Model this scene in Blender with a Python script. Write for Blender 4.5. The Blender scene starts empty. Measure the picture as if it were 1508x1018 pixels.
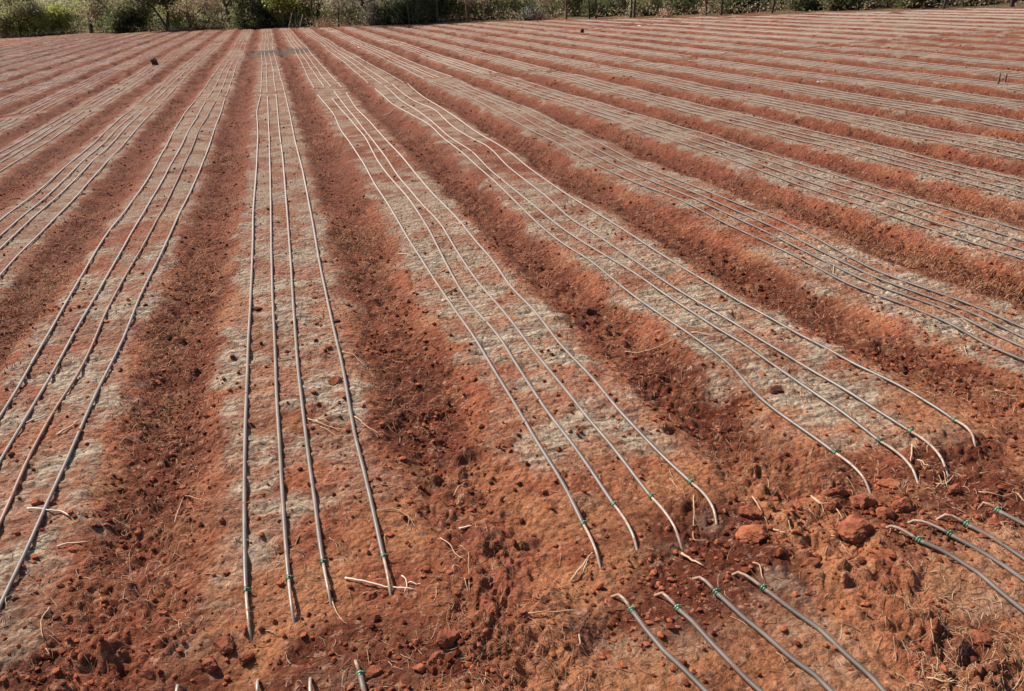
import bpy, math, random
import numpy as np
from mathutils import Matrix, Vector

# ------------------------------------------------------------------ camera
H = 1.55
YAW, PITCH, ROLL, FPX = 0.2497, 0.4155, -0.0599, 1200.0
def camera_axes():
    F = np.array([math.sin(YAW)*math.cos(PITCH), math.cos(YAW)*math.cos(PITCH), -math.sin(PITCH)])
    R0 = np.array([math.cos(YAW), -math.sin(YAW), 0.0]); U0 = np.cross(R0, F)
    R = R0*math.cos(ROLL) + U0*math.sin(ROLL); U = -R0*math.sin(ROLL) + U0*math.cos(ROLL)
    return R, U, F
CR, CU, CF = camera_axes()
sc = bpy.context.scene
col = sc.collection
cam = bpy.data.cameras.new('camera'); cam.lens = FPX/1508*36; cam.sensor_width = 36
cam.clip_start = 0.05; cam.clip_end = 3000
cob = bpy.data.objects.new('camera', cam); col.objects.link(cob); sc.camera = cob
cob.matrix_world = Matrix(((CR[0], CU[0], -CF[0], 0), (CR[1], CU[1], -CF[1], 0), (CR[2], CU[2], -CF[2], H), (0, 0, 0, 1)))

# ------------------------------------------------------------------ light
SUN_EL, SUN_AZ = math.radians(44), math.radians(-38)      # azimuth from +Y, clockwise
w = bpy.data.worlds.new('World'); sc.world = w; w.use_nodes = True
nt = w.node_tree; bg = nt.nodes['Background']; bg.inputs[1].default_value = 0.07
sky = nt.nodes.new('ShaderNodeTexSky'); sky.sky_type = 'NISHITA'; sky.sun_disc = False
sky.sun_elevation = SUN_EL; sky.sun_rotation = SUN_AZ; sky.dust_density = 2.0
nt.links.new(sky.outputs[0], bg.inputs[0])
sl = bpy.data.lights.new('sun', 'SUN'); sl.energy = 4.9; sl.angle = math.radians(0.5); sl.color = (1, 0.92, 0.80)
so = bpy.data.objects.new('sun', sl); col.objects.link(so)
sd = Vector((math.sin(SUN_AZ)*math.cos(SUN_EL), math.cos(SUN_AZ)*math.cos(SUN_EL), math.sin(SUN_EL)))
so.rotation_euler = sd.to_track_quat('Z', 'Y').to_euler()
sc.view_settings.view_transform = 'Standard'; sc.view_settings.look = 'None'
sc.view_settings.exposure = 0.76; sc.view_settings.gamma = 1.0
sc.render.engine = 'CYCLES'

# ------------------------------------------------------------------ helpers
rng = np.random.default_rng(7)
random.seed(7)

def at(x, y, z=0.0):
    """ground point (height z) that the photograph shows at pixel x, y of 1508x1018"""
    x = np.asarray(x, float); y = np.asarray(y, float)
    d = CF[:, None]*FPX + CR[:, None]*(x.ravel()-754) - CU[:, None]*(y.ravel()-509)
    s = (z-H)/d[2]
    return d[0]*s, d[1]*s

def in_view(X, Y, Z=0.0, m=0.0):
    P = np.stack([X, Y, Z-H+0*X], -1); z = P@CF
    px = 754+FPX*(P@CR)/np.maximum(z, 1e-3); py = 509-FPX*(P@CU)/np.maximum(z, 1e-3)
    return (z > 0.1) & (px > -m) & (px < 1508+m) & (py > -m) & (py < 1018+m)

def tag(o, label=None, cat=None, group=None, kind=None):
    if label: o['label'] = label
    if cat: o['category'] = cat
    if group: o['group'] = group
    if kind: o['kind'] = kind
    return o

def raw_mesh(name, V, faces_flat, sizes, mat=None, smooth=False):
    me = bpy.data.meshes.new(name)
    V = np.ascontiguousarray(V, dtype=np.float32)
    me.vertices.add(len(V)); me.vertices.foreach_set('co', V.ravel())
    f = np.ascontiguousarray(faces_flat, dtype=np.int32); sizes = np.asarray(sizes, dtype=np.int32)
    me.loops.add(len(f)); me.loops.foreach_set('vertex_index', f)
    me.polygons.add(len(sizes)); st = np.zeros(len(sizes), np.int32); st[1:] = np.cumsum(sizes)[:-1]
    me.polygons.foreach_set('loop_start', st)
    me.polygons.foreach_set('use_smooth', np.full(len(sizes), smooth, bool))
    me.update(calc_edges=True)
    if mat: me.materials.append(mat)
    return me

def link(name, me, parent=None, loc=(0, 0, 0)):
    o = bpy.data.objects.new(name, me); col.objects.link(o)
    if parent is not None: o.parent = parent
    o.location = loc
    return o

class MB:
    def __init__(s): s.V = []; s.F = []; s.S = []; s.n = 0
    def add(s, V, F, size):
        V = np.asarray(V, float); F = np.asarray(F, int)
        s.V.append(V); s.F.append((F+s.n).ravel()); s.S.append(np.full(F.size//size, size)); s.n += len(V)
    def mesh(s, name, mat=None, smooth=False):
        return raw_mesh(name, np.concatenate(s.V), np.concatenate(s.F), np.concatenate(s.S), mat, smooth)

def sweep(mb, P, rx, rz=None, n=8, cap=True):
    """tube along points P; rx half width, rz half height (arrays or numbers)"""
    P = np.asarray(P, float); m = len(P)
    rx = np.broadcast_to(rx, m).astype(float); rz = rx if rz is None else np.broadcast_to(rz, m).astype(float)
    T = np.gradient(P, axis=0); T /= np.linalg.norm(T, axis=1)[:, None]+1e-9
    up = np.tile(np.array([0, 0, 1.0]), (m, 1))
    steep = np.abs(T[:, 2]) > 0.92
    if steep.mean() > 0.4: up[:] = np.array([0.9, 0.43, 0.0])
    S = np.cross(T, up); S /= np.linalg.norm(S, axis=1)[:, None]+1e-9
    N = np.cross(S, T)
    a = np.arange(n)*2*math.pi/n
    V = P[:, None]+S[:, None]*(np.cos(a)[None, :, None]*rx[:, None, None])+N[:, None]*(np.sin(a)[None, :, None]*rz[:, None, None])
    V = V.reshape(-1, 3)
    i = np.arange(m-1)[:, None]*n; j = np.arange(n)[None]; k = (j+1) % n
    F = np.stack([i+j, i+k, i+n+k, i+n+j], -1).reshape(-1, 4)
    base = mb.n
    mb.add(V, F, 4)
    if cap:
        mb.F.append(base+np.arange(n)[::-1]); mb.S.append(np.array([n]))
        mb.F.append(base+(m-1)*n+np.arange(n)); mb.S.append(np.array([n]))

# value noise on numpy arrays
_tab = {}
def vn(x, y, seed):
    if seed not in _tab: _tab[seed] = np.random.default_rng(1000+seed).uniform(-1, 1, (256, 256)).astype(np.float32)
    R = _tab[seed]
    a = 0.6+seed*0.7; ca, sa = math.cos(a), math.sin(a)
    X = x*ca-y*sa+seed*17.3; Y = x*sa+y*ca+seed*5.1
    ix = np.floor(X).astype(np.int64); iy = np.floor(Y).astype(np.int64)
    fx = (X-ix).astype(np.float32); fy = (Y-iy).astype(np.float32)
    fx = fx*fx*fx*(fx*(fx*6-15)+10); fy = fy*fy*fy*(fy*(fy*6-15)+10)
    x0 = ix & 255; x1 = (ix+1) & 255; y0 = iy & 255; y1 = (iy+1) & 255
    return (R[x0, y0]*(1-fx)+R[x1, y0]*fx)*(1-fy)+(R[x0, y1]*(1-fx)+R[x1, y1]*fx)*fy
def vna(x, y, seed):
    """axis-aligned version, for streaks that lie across the beds"""
    X = x+seed*17.3; Y = y+seed*5.1
    a = 0.6+seed*0.7
    ca, sa = math.cos(-a), math.sin(-a)
    return vn(X*ca-Y*sa, X*sa+Y*ca, seed)
def fbm(x, y, seed, octs=3):
    r = 0; a = 1.0; t = 0
    for o in range(octs): r = r+a*vn(x*2**o, y*2**o, seed+o); t += a; a *= 0.5
    return r/t
def worley(x, y, seed, dens=0.7):
    """rounded lumps: one jittered, randomly sized dome per cell"""
    ix = np.floor(x).astype(np.int64); iy = np.floor(y).astype(np.int64)
    r = np.random.default_rng(2000+seed); A = r.random((256, 256, 4)).astype(np.float32)
    out = np.zeros(np.shape(x), np.float32)
    for dx in (-1, 0, 1):
        for dy in (-1, 0, 1):
            c = A[(ix+dx) & 255, (iy+dy) & 255]
            px = ix+dx+c[..., 0]; py = iy+dy+c[..., 1]
            R = (0.22+0.5*c[..., 2]**2)*(c[..., 3] < dens)
            q = 1-((x-px)**2+(y-py)**2)/(R*R+1e-6)
            out = np.maximum(out, np.sqrt(np.maximum(q, 0))*R)
    return out
def sstep(a, b, x):
    t = np.clip((x-a)/(b-a), 0, 1); return t*t*(3-2*t)

# ------------------------------------------------------------------ materials
def mat_new(name, color=(0.5, 0.5, 0.5), rough=0.8, spec=0.5):
    m = bpy.data.materials.new(name); m.use_nodes = True
    b = m.node_tree.nodes['Principled BSDF']
    b.inputs['Base Color'].default_value = (*color, 1); b.inputs['Roughness'].default_value = rough
    b.inputs['Specular IOR Level'].default_value = spec
    return m
def N(m, t, **k):
    n = m.node_tree.nodes.new(t)
    for a, v in k.items(): setattr(n, a, v)
    return n
def L(m, a, b): m.node_tree.links.new(a, b)
def noise_mat(name, c1, c2, scale, rough=0.85, spec=0.3, detail=4, bump=0.0, per_island=False, lo=0.35, hi=0.65, coord='Object'):
    m = mat_new(name, c1, rough, spec); b = m.node_tree.nodes['Principled BSDF']
    tc = N(m, 'ShaderNodeTexCoord'); nz = N(m, 'ShaderNodeTexNoise'); nz.inputs['Scale'].default_value = scale; nz.inputs['Detail'].default_value = detail
    L(m, tc.outputs[coord], nz.inputs['Vector'])
    mr = N(m, 'ShaderNodeMapRange'); mr.inputs[1].default_value = lo; mr.inputs[2].default_value = hi
    if per_island:
        g = N(m, 'ShaderNodeNewGeometry'); ad = N(m, 'ShaderNodeMath', operation='MULTIPLY_ADD')
        L(m, g.outputs['Random Per Island'], ad.inputs[0]); ad.inputs[1].default_value = 0.45
        sb = N(m, 'ShaderNodeMath', operation='SUBTRACT'); L(m, nz.outputs[0], sb.inputs[0]); sb.inputs[1].default_value = 0.22
        L(m, sb.outputs[0], ad.inputs[2]); L(m, ad.outputs[0], mr.inputs[0])
    else: L(m, nz.outputs[0], mr.inputs[0])
    mx = N(m, 'ShaderNodeMix', data_type='RGBA'); L(m, mr.outputs[0], mx.inputs[0])
    mx.inputs[6].default_value = (*c1, 1); mx.inputs[7].default_value = (*c2, 1)
    L(m, mx.outputs[2], b.inputs['Base Color'])
    if bump:
        bp = N(m, 'ShaderNodeBump'); bp.inputs['Strength'].default_value = bump; bp.inputs['Distance'].default_value = 0.01
        L(m, nz.outputs[0], bp.inputs['Height']); L(m, bp.outputs[0], b.inputs['Normal'])
    return m

# ------------------------------------------------------------------ traced rows (pixels of the photograph, measured)
T = {}
def t(k, j, s):
    v = [float(a) for a in s.replace(';', ',').split(',')]
    T[(k, j)] = np.array(v).reshape(-1, 2)
t(0,0,"368,943;366,905;362,875;362,830;361,760;361,700;362,640;364.5,581;366,506;370,437;372,380;373,316;378,238;380,195;378,162;384,140")
t(0,1,"434,925;428,881;425.6,855;420,778;415,700;409,600;405,506;402,443;400,380;398.5,287;396.7,210;394,142")
t(0,2,"490,900;483,869;477,838;470,790;464,737;458,700;448,619;439,543;433.6,471;429,395;422.5,309;416.5,231;412,199;406.6,139")
t(0,3,"577.5,890;574,859;565.6,827.5;559,797;550,756;537,700;523,647;510.7,575;504,537;493,493;481,437;471,390;459.7,323;446,252;435,210;426,164;419,135.5")
t(1,0,"890,853;881,831;871.7,803;857.7,776;843.6,747;829.6,718.7;818,700;785,647;766,612.6;744,575;728.6,549.7;704,509;678,471;661,443;640,410;602,353.5;572,300.5;552.5,272;538,244;519,215.6;503,194;490.7,166;467.7,139.6")
t(1,1,"945,831;935.8,803;921.7,775;904.5,750;890.5,728;871,700;838.6,653;807,612.6;788,584;769,553;750.6,524.6;741,505.7;719,480.6;697,455;676,421;653,380;630,336;605.6,297;584,272;556,237;538,201.5;506.6,166;489,145")
t(1,2,"1010,817;999.8,797;981,765.6;958.6,738;946.7,722;929.5,700;898,659.7;870,628;838.6,587;816.6,559;801,537;782,515;766,493;744,465;722,436.6;705,416;669,364;648,329;620,300;591,265;567,230;545.5,201.5;513.6,162.5;492,134")
t(1,3,"1059,792;1054.4,759;1040,740.6;1018.5,716;1000,700;964,666;933,631;907.7,606;876,565;851,537;826,512;807,487;785,458.6;754,425;726,382;697.5,353.5;669,318;634,283;609,251;581,219;549,184;524,159;510,136")
t(2,0,"1290.5,738;1274,716.5;1259,700;1228,673.5;1196,650;1168,628;1143,612.6;1111,584;1092.6,562;1077,540;1058,527;1027,502.6;989,477;951.7,452;923,433;892,408;867,385;835,364;803.6,339;768,307.5;740,279;715,254.5;676,222.7;648,198;634,184;605.6,169.6;581,155.5;552.5,131")
t(2,1,"1360,726.5;1346,702;1328,682;1299,656.6;1278,644;1253,622;1221,600;1190,581;1165,562;1133,540;1102,515;1077,499;1058,489;1024,465;983,440;948.6,418;910,392;874,367.6;839,343;803.6,318;768,290;743.5,268.6;719,247;697.5,226;662,201;637,180;612.7,162.5;591,148;566.7,127")
t(2,2,"1403,713;1393,699;1372,669;1350,650;1339,641.8;1309,623.5;1278,603;1246.6,581;1215,565;1183.7,546.6;1158.6,527.7;1133,512;1102,493;1080,477;1058,467;1017.7,443;980,421;949,399.5;916.8,374.7;874,343;839,321.7;803.6,290;768,261.6;743.5,240;719,215.6;690,201;662,184;641,162.5;616,152;591,136;578,125")
t(2,3,"1440,666;1432,653;1416,631;1409,623;1388,611;1372,601.6;1341,584;1315.7,568.6;1290.6,559;1262,546.6;1237,531;1209,512;1183.7,499;1158.6,483.7;1133,468;1099,452;1068,433;1043,420;1021,409;999,396;950,360.6;916.8,339;885,318;849.6,297;817.8,275.7;786,251;754,226;726,208.5;711.7,201;683,182;650,160;620,140;600,123")
t(3,0,"1508,529;1476,513.6;1444.6,502.6;1419.5,483.7;1388,469.6;1341,450.7;1309.5,438;1278,427;1246.6,414.6;1206,392;1156.5,367.6;1096.4,339;1061,321.7;1008,295;950,272;892,247;839,222.7;789.5,194;733,166;697.5,145;658.6,127;632,120")
t(3,3,"1508,480.6;1466.5,462;1403.7,437;1341,414.6;1291,396;1184.8,339;1124.7,311;1008,267;950,244;874,205;821,180;768,155.5;697.5,131;680,120")
t(-1,0,"0,615;29.5,562;53,521;79.6,479.6;106,432;125,400;141,372;166,333.5;191,301.7;212,270;226,248.6;240.5,220;258,192;272,167;287,149.6")
t(-1,1,"0,690;29.5,636;53,591.6;79.6,541.5;112,485.5;138.5,444;163,400;187,358;208.6,319;226,287.5;247.5,248.6;265,217;283,185;303,149.6")
t(-1,2,"0,778;18.7,740.6;36,700;59,650.6;85.5,600;106,565;132.6,515;156,462;190,400;219,351;240.5,308.7;258,270;276,231;293.5,192;317.5,149.6")
t(-1,3,"0,903;25,846.8;47,800;72,743.7;93,700;112,659;129.7,615;147,571;165,532.6;185.7,491;206,441;226,400;254.6,340.6;279,284;297,241.6;314.7,195.6;327,160;331,146")
TIE = {(0,0):2,(0,1):2,(0,2):2,(0,3):2,(1,0):3,(1,1):3,(1,2):3,(1,3):3,(2,0):3,(2,1):3,(2,2):4,(2,3):3}

X0, W = -0.1454, 1.0269
OFF = np.array([-0.1952, -0.0673, 0.0504, 0.212])
KMIN, KMAX = -26, 30
YT = np.arange(-5, 130, 0.1)
# lateral wander of every bed as a function of Y
D = np.zeros((KMAX-KMIN+1, len(YT)))
for i in range(D.shape[0]):
    D[i] = 0.05*vn(YT/6.0, 0*YT+i*1.7, 40)+0.02*vn(YT/2.0, 0*YT+i*2.3, 41)
G = {}
for (k, j), v in T.items():
    gx, gy = at(v[:, 0], v[:, 1], 0.01); G[(k, j)] = (gx, gy)
for k in (-1, 0, 1, 2, 3):
    acc = []
    for j in range(4):
        if (k, j) in G:
            gx, gy = G[(k, j)]; o = np.argsort(gy)
            a = np.interp(YT, gy[o], gx[o])-(X0+k*W+OFF[j])
            acc.append(a)
    a = np.mean(acc, 0)
    ker = np.hanning(9); ker /= ker.sum(); a = np.convolve(np.pad(a, 4, mode='edge'), ker, 'valid')
    wgt = 1-sstep(13, 34, YT)
    D[k-KMIN] = a*wgt+D[k-KMIN]*(1-wgt)

def wander(kf, Y):
    kf = np.clip(kf-KMIN, 0, D.shape[0]-1.001); yf = np.clip((Y-YT[0])/0.1, 0, len(YT)-1.001)
    i = kf.astype(int); j = yf.astype(int); a = kf-i; b = yf-j
    return (D[i, j]*(1-a)+D[i+1, j]*a)*(1-b)+(D[i, j+1]*(1-a)+D[i+1, j+1]*a)*b
def bed_s(X, Y):
    k0 = (X-X0)/W
    return (X-X0-wander(k0, Y))/W

# far edge of the field
ex, ey = at([-150, 0, 100, 200, 300, 400, 520, 600, 754, 900, 1000, 1150, 1250, 1400, 1508, 1750],
            [62, 57, 51, 48.5, 45, 42, 40, 37, 31.5, 28, 26, 20.5, 18, 13.5, 11.5, 5])
EX, EY = ex, ey
def edge_y(X): return np.interp(X, EX, EY)
def edge_x(Y): return np.interp(Y, EY[::-1], EX[::-1])
def beyond(X, Y):            # signed metres beyond the edge, roughly
    return (Y-edge_y(X))*0.55

# grey crust strength along each bed: (pixel x, pixel y, strength)
CR_ = {
 -2: [(0,380,.8),(100,270,.8),(240,160,.7),(300,110,.4)],
 -1: [(0,880,.95),(60,720,.9),(100,640,.7),(130,540,.6),(165,440,.75),(190,390,.45),(215,340,.35),(240,280,.6),(290,190,.75),(330,110,.6)],
  0: [(440,775,.0),(440,765,.7),(440,735,.6),(440,720,.25),(430,660,.45),(430,600,.6),(430,540,.75),(425,480,.6),(420,440,.45),(420,400,.75),(415,300,.7),(410,190,.9),(405,150,.75),(400,105,.85),(395,90,.2)],
  1: [(850,710,.0),(830,690,.75),(820,640,.9),(790,600,.6),(770,550,.5),(740,480,.7),(720,440,.6),(690,400,.6),(660,330,.85),(620,275,.75),(600,262,.15),(560,200,.12),(530,160,.45),(510,125,.65),(480,105,.5),(460,95,.1)],
  2: [(1330,640,.0),(1290,590,.2),(1200,530,.6),(1150,500,.8),(1060,450,.7),(960,390,.65),(860,320,.9),(790,272,.95),(770,262,.15),(700,215,.25),(660,190,.6),(620,160,.8),(580,130,.85),(500,100,.5)],
  3: [(1508,500,.85),(1400,440,.8),(1300,410,.75),(1200,370,.8),(1130,345,.2),(1020,290,.35),(960,265,.8),(850,200,.85),(700,135,.8),(600,105,.4)],
}
crust_tab = np.full((KMAX-KMIN+1, len(YT)), 0.55)
for i in range(crust_tab.shape[0]):
    k = i+KMIN
    crust_tab[i] = np.clip((0.62 if k > 0 else 0.5)+0.55*vn(YT/3.0, 0*YT+i*3.7, 50)+0.3*vn(YT/0.9, 0*YT+i*1.9, 51), 0, 1)
    if k >= 4: crust_tab[i] = np.clip(crust_tab[i]+0.25*(1-sstep(9, 16, YT)), 0, 1)
    if k in CR_:
        a = np.array(CR_[k], float); _, gy = at(a[:, 0], a[:, 1]); o = np.argsort(gy)
        v = np.interp(YT, gy[o], a[o, 2]); wg = 1-sstep(gy.max(), gy.max()+3, YT)
        crust_tab[i] = v*wg+crust_tab[i]*(1-wg)
def crust_at(s, Y):
    i = np.clip(np.round(s).astype(int)-KMIN, 0, crust_tab.shape[0]-1); yf = np.clip((Y-YT[0])/0.1, 0, len(YT)-1.001)
    j = yf.astype(int); b = yf-j
    return crust_tab[i, j]*(1-b)+crust_tab[i, j+1]*b

HOLES = [(991, 634, .028, .05), (1038, 633, .02, .04), (452, 957, .05, .03), (345, 975, .11, .035), (905, 955, .08, .02), (1215, 805, .09, .03)]
HOLES = [(float(at(x, y)[0][0]), float(at(x, y)[1][0]), r, d) for x, y, r, d in HOLES]

def terrain(X, Y, sp=0.0, want_masks=False):
    """height of the ground; sp = local mesh spacing so that finer waves than it can carry are left out"""
    s = bed_s(X, Y)
    f = np.abs(s-np.round(s))+0.03*vn(X*3, Y*3, 3)
    far = sstep(10, 25, Y)
    fur = sstep(0.27, 0.46, f)
    head = 1-sstep(1.75, 2.6, Y+0.25*vn(X*1.3, Y*1.3, 4))             # bare strip at the bed ends
    ins = 1-sstep(-0.6, 0.3, beyond(X, Y))
    inx = sstep(-60, -58, X)*(1-sstep(60, 62, X))
    depth = 0.064*(1-head*0.85)*ins*inx
    h = -depth*fur
    crust = crust_at(s, Y)*(1-sstep(0.24, 0.34, f))
    n1 = fbm(X*1.1, Y*1.1, 5, 2)
    h = h+0.025*n1+head*0.022*(np.abs(vn(X*2.6, Y*3.6, 34))-0.3)*sstep(0.0, 0.1, Y)
    smoothp = sstep(0.12-0.42*head, 0.45-0.40*head, fbm(X*3.1, Y*3.1, 60, 2))*(1-crust)*(1-fur*0.8)   # wind-smoothed sandy spots
    tilled = sstep(1.35, 1.6, Y)*(1-sstep(1.85, 2.1, Y))*(1-sstep(0.30, 0.42, f))*sstep(-0.5, 0.3, vn(X*3, Y*3, 61)+0.35)
    rough = 0.42+0.85*fur+0.12*head+0.4*tilled
    rough = rough*(1-0.75*smoothp)*(1-0.35*crust)
    def fade(lam): return np.clip((lam/(sp+1e-6)-1.3)/1.5, 0, 1) if not np.isscalar(sp) or sp > 0 else 1.0
    ux = X+0.03*vn(X*7, Y*7, 30); uy = Y+0.03*vn(X*7, Y*7, 31)
    h = h+(0.012*fur*vn(X*3.5, Y*3.5, 6)+far*(0.3+fur)*(0.055*(np.abs(vn(X*2.6, Y*1.6, 7))-.3)+0.045*vn(X*5.1, Y*2.4, 8)))*ins
    a = 0
    for lam, amp, sd_ in ((0.17, .015, 10), (0.085, .014, 11), (0.045, .013, 12), (0.024, .011, 13), (0.013, .0065, 14)):
        a = a+fade(lam)*amp*(np.abs(vn(ux/lam, uy/lam, sd_))-0.3)
    h = h+a*rough*1.25
    lump = 0
    for lam, amp, sd_ in ((0.12, 0.022, 1), (0.06, 0.030, 2), (0.030, 0.028, 3)):
        lump = lump+fade(lam)*amp*worley(ux/lam, uy/lam, sd_, 0.55)
    cl_ = sstep(-0.45, 0.35, vn(X*2.1, Y*2.1, 33))
    h = h+lump*np.clip(0.13+0.55*fur+0.12*head+0.35*tilled, 0, 1)*(0.35+0.65*cl_)*(1-0.7*smoothp)
    # crumbly skin on the beds
    h = h+(1-fur)*(1-0.6*smoothp)*(fade(0.06)*0.012*(np.abs(vn(X/0.06, Y/0.045, 15))-0.3)+fade(0.026)*0.008*(np.abs(vn(X/0.026, Y/0.022, 16))-0.3))
    # low cross ripples on the watered bed tops
    h = h+fade(0.05)*0.006*(1-fur)*(1-head)*vna(X*7, Y*26, 20)+fade(0.02)*0.003*(1-fur)*vna(X*18, Y*60, 21)
    for hx, hy, r, d in HOLES:
        q = np.exp(-(((X-hx)**2+(Y-hy)**2)/(r*r))**1.5); h = h-d*q
    b = beyond(X, Y)
    h = h+sstep(0.0, 2.5, b)*0.10*inx+0.0
    if not want_masks: return h
    # ---- colour masks
    n2 = fbm(X*6, Y*6, 70, 3); n3 = fbm(X*1.7, Y*2.2, 75, 3)
    edgew = 0.10*vn(X*9, Y*9, 78)
    n4 = fbm(X*4, Y*5, 85, 3)
    dust = sstep(-0.05, 0.35, crust+0.85*n4)*(1-head*0.6)*(0.3+0.7*sstep(-0.3, 0.25, n2))*(1-sstep(0.25, 0.36, f+edgew*0.7))
    fleck = 0.35*sstep(0.2, 0.6, vna(X*9, Y*30, 79))*(1-fur)*0.6
    dust = np.clip(dust+fleck*(1-head)*crust, 0, 1)*ins
    tail = np.zeros_like(X)
    tex_far = far*sstep(-0.25, 0.4, fbm(X*1.3, Y*0.9, 88, 3))
    damp = np.clip(0.75*tex_far+sstep(0.29, 0.44, f+0.07*n4)*(1-head)*(0.95+0.6*n3)*(1-0.15*far)+1.1*tilled+0.7*head*sstep(0.15, 0.5, fbm(X*4.3, Y*4.3, 110, 3))+0.45*sstep(0.1, 0.6, n3)*(1-0.3*far)*(1-0.6*head), 0, 1)
    orange = np.clip(smoothp*1.0*sstep(-.3,.2,n4+.25)+0.75*sstep(-0.15, 0.35, n4+0.3*n3)*sstep(0.2, 1.2, X)*(1-sstep(3.6, 5.5, Y))*(1-0.5*fur)+0.7*head*sstep(-0.1, 0.35, fbm(X*2.7, Y*3.5, 91, 3))+0.15*sstep(0.1, 0.6, n1)*(1-fur), 0, 1)
    # dark wet patch across three beds, far off
    px_ = s; wet = sstep(-0.75, -0.45, s)*(1-sstep(1.05, 1.5, s))*np.exp(-((Y-28.9-0.4*vn(X, Y, 80))/1.5)**4)
    dust = dust*(1-0.45*sstep(14, 30, Y)*sstep(-0.4, 0.3, fbm(X*.7, Y*.35, 99, 3)))
    wet = wet*sstep(-0.6, 0.2, n4+0.25)
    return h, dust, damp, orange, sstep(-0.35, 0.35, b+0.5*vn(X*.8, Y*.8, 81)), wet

# ------------------------------------------------------------------ ground sheet
ground_mat = mat_new('red_soil', rough=0.95, spec=0.15)
def build_ground_mat(m):
    b = m.node_tree.nodes['Principled BSDF']
    a1 = N(m, 'ShaderNodeAttribute', attribute_name='soil'); a2 = N(m, 'ShaderNodeAttribute', attribute_name='zone')
    s1 = N(m, 'ShaderNodeSeparateColor'); s2 = N(m, 'ShaderNodeSeparateColor')
    L(m, a1.outputs['Color'], s1.inputs[0]); L(m, a2.outputs['Color'], s2.inputs[0])
    tc = N(m, 'ShaderNodeTexCoord')
    def nz(scale, detail, rough=0.6, st=(1, 1, 1)):
        mp = N(m, 'ShaderNodeMapping'); mp.inputs['Scale'].default_value = st; L(m, tc.outputs['Object'], mp.inputs[0])
        n = N(m, 'ShaderNodeTexNoise'); n.inputs['Scale'].default_value = scale; n.inputs['Detail'].default_value = detail
        n.inputs['Roughness'].default_value = rough; L(m, mp.outputs[0], n.inputs['Vector']); return n.outputs[0]
    def rng_(x, lo, hi, a=0, c=1):
        r = N(m, 'ShaderNodeMapRange'); L(m, x, r.inputs[0])
        for i, v in zip((1, 2, 3, 4), (lo, hi, a, c)): r.inputs[i].default_value = v
        return r.outputs[0]
    def mix(f, c1, c2):
        x = N(m, 'ShaderNodeMix', data_type='RGBA')
        if isinstance(f, float): x.inputs[0].default_value = f
        else: L(m, f, x.inputs[0])
        for i, c in ((6, c1), (7, c2)):
            if isinstance(c, tuple): x.inputs[i].default_value = (*c, 1)
            else: L(m, c, x.inputs[i])
        return x.outputs[2]
    def mul(a, c):
        x = N(m, 'ShaderNodeMath', operation='MULTIPLY')
        for i, v in ((0, a), (1, c)):
            if isinstance(v, (int, float)): x.inputs[i].default_value = v
            else: L(m, v, x.inputs[i])
        return x.outputs[0]
    fine = nz(55, 6, 0.7); mid = nz(9, 5); big = nz(1.4, 4); streak = nz(22, 4, 0.65, (0.35, 1.6, 1))
    red = mix(rng_(mid, 0.3, 0.7), RED1, RED2)
    red = mix(rng_(big, 0.35, 0.65, 0, 0.6), red, RED3)
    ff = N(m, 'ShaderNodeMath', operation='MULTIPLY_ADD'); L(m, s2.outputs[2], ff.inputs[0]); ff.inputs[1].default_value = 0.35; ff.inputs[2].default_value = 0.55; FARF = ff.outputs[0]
    c = mix(s1.outputs[2], red, mix(rng_(fine, 0.35, 0.65), ORANGE1, ORANGE2))
    c = mix(s1.outputs[1], c, mix(rng_(fine, 0.35, 0.65), DAMP1, DAMP2))
    m5 = nz(1.7, 9, 0.84); m6 = nz(2.3, 9, 0.85)
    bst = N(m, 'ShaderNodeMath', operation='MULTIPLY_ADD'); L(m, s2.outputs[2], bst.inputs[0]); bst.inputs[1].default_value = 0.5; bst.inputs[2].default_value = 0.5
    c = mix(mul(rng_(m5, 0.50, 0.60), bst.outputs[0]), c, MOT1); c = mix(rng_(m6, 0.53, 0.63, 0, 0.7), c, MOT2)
    grey = mix(rng_(streak, 0.38, 0.62), DUST1, DUST2)
    gm_ = nz(2.9, 9, 0.84); dm = mul(s1.outputs[0], rng_(gm_, 0.41, 0.49, 0.10, 1.0))
    c = mix(dm, c, grey)
    c = mix(rng_(fine, 0.50, 0.66, 0, 0.75), c, SPECK)
    sp2 = nz(26, 5, 0.75); c = mix(mul(rng_(sp2, 0.535, 0.60), FARF), c, SPECK2)
    sp3 = nz(31, 4, 0.7); c = mix(rng_(sp3, 0.57, 0.64, 0, 0.6), c, PALE)
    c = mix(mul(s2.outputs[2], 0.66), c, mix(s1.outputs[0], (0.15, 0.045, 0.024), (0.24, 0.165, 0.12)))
    c = mix(s2.outputs[1], c, (0.085, 0.065, 0.052))
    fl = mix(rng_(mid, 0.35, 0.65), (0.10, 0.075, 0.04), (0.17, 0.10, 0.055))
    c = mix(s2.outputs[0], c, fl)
    L(m, c, b.inputs['Base Color'])
    bp = N(m, 'ShaderNodeBump'); bp.inputs['Strength'].default_value = 1.0; bp.inputs['Distance'].default_value = 0.030
    vo = N(m, 'ShaderNodeTexVoronoi'); vo.inputs['Scale'].default_value = 42; L(m, tc.outputs['Object'], vo.inputs['Vector']); VO = mul(vo.outputs['Distance'], -1.0)
    hsum = N(m, 'ShaderNodeMath', operation='ADD'); L(m, fine, hsum.inputs[0]); L(m, mul(VO, 0.55), hsum.inputs[1])
    L(m, hsum.outputs[0], bp.inputs['Height']); L(m, bp.outputs[0], b.inputs['Normal'])
RED1 = (0.25, 0.064, 0.030); RED2 = (0.42, 0.148, 0.074); RED3 = (0.31, 0.088, 0.046)
ORANGE1 = (0.41, 0.150, 0.068); ORANGE2 = (0.53, 0.24, 0.115)
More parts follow.
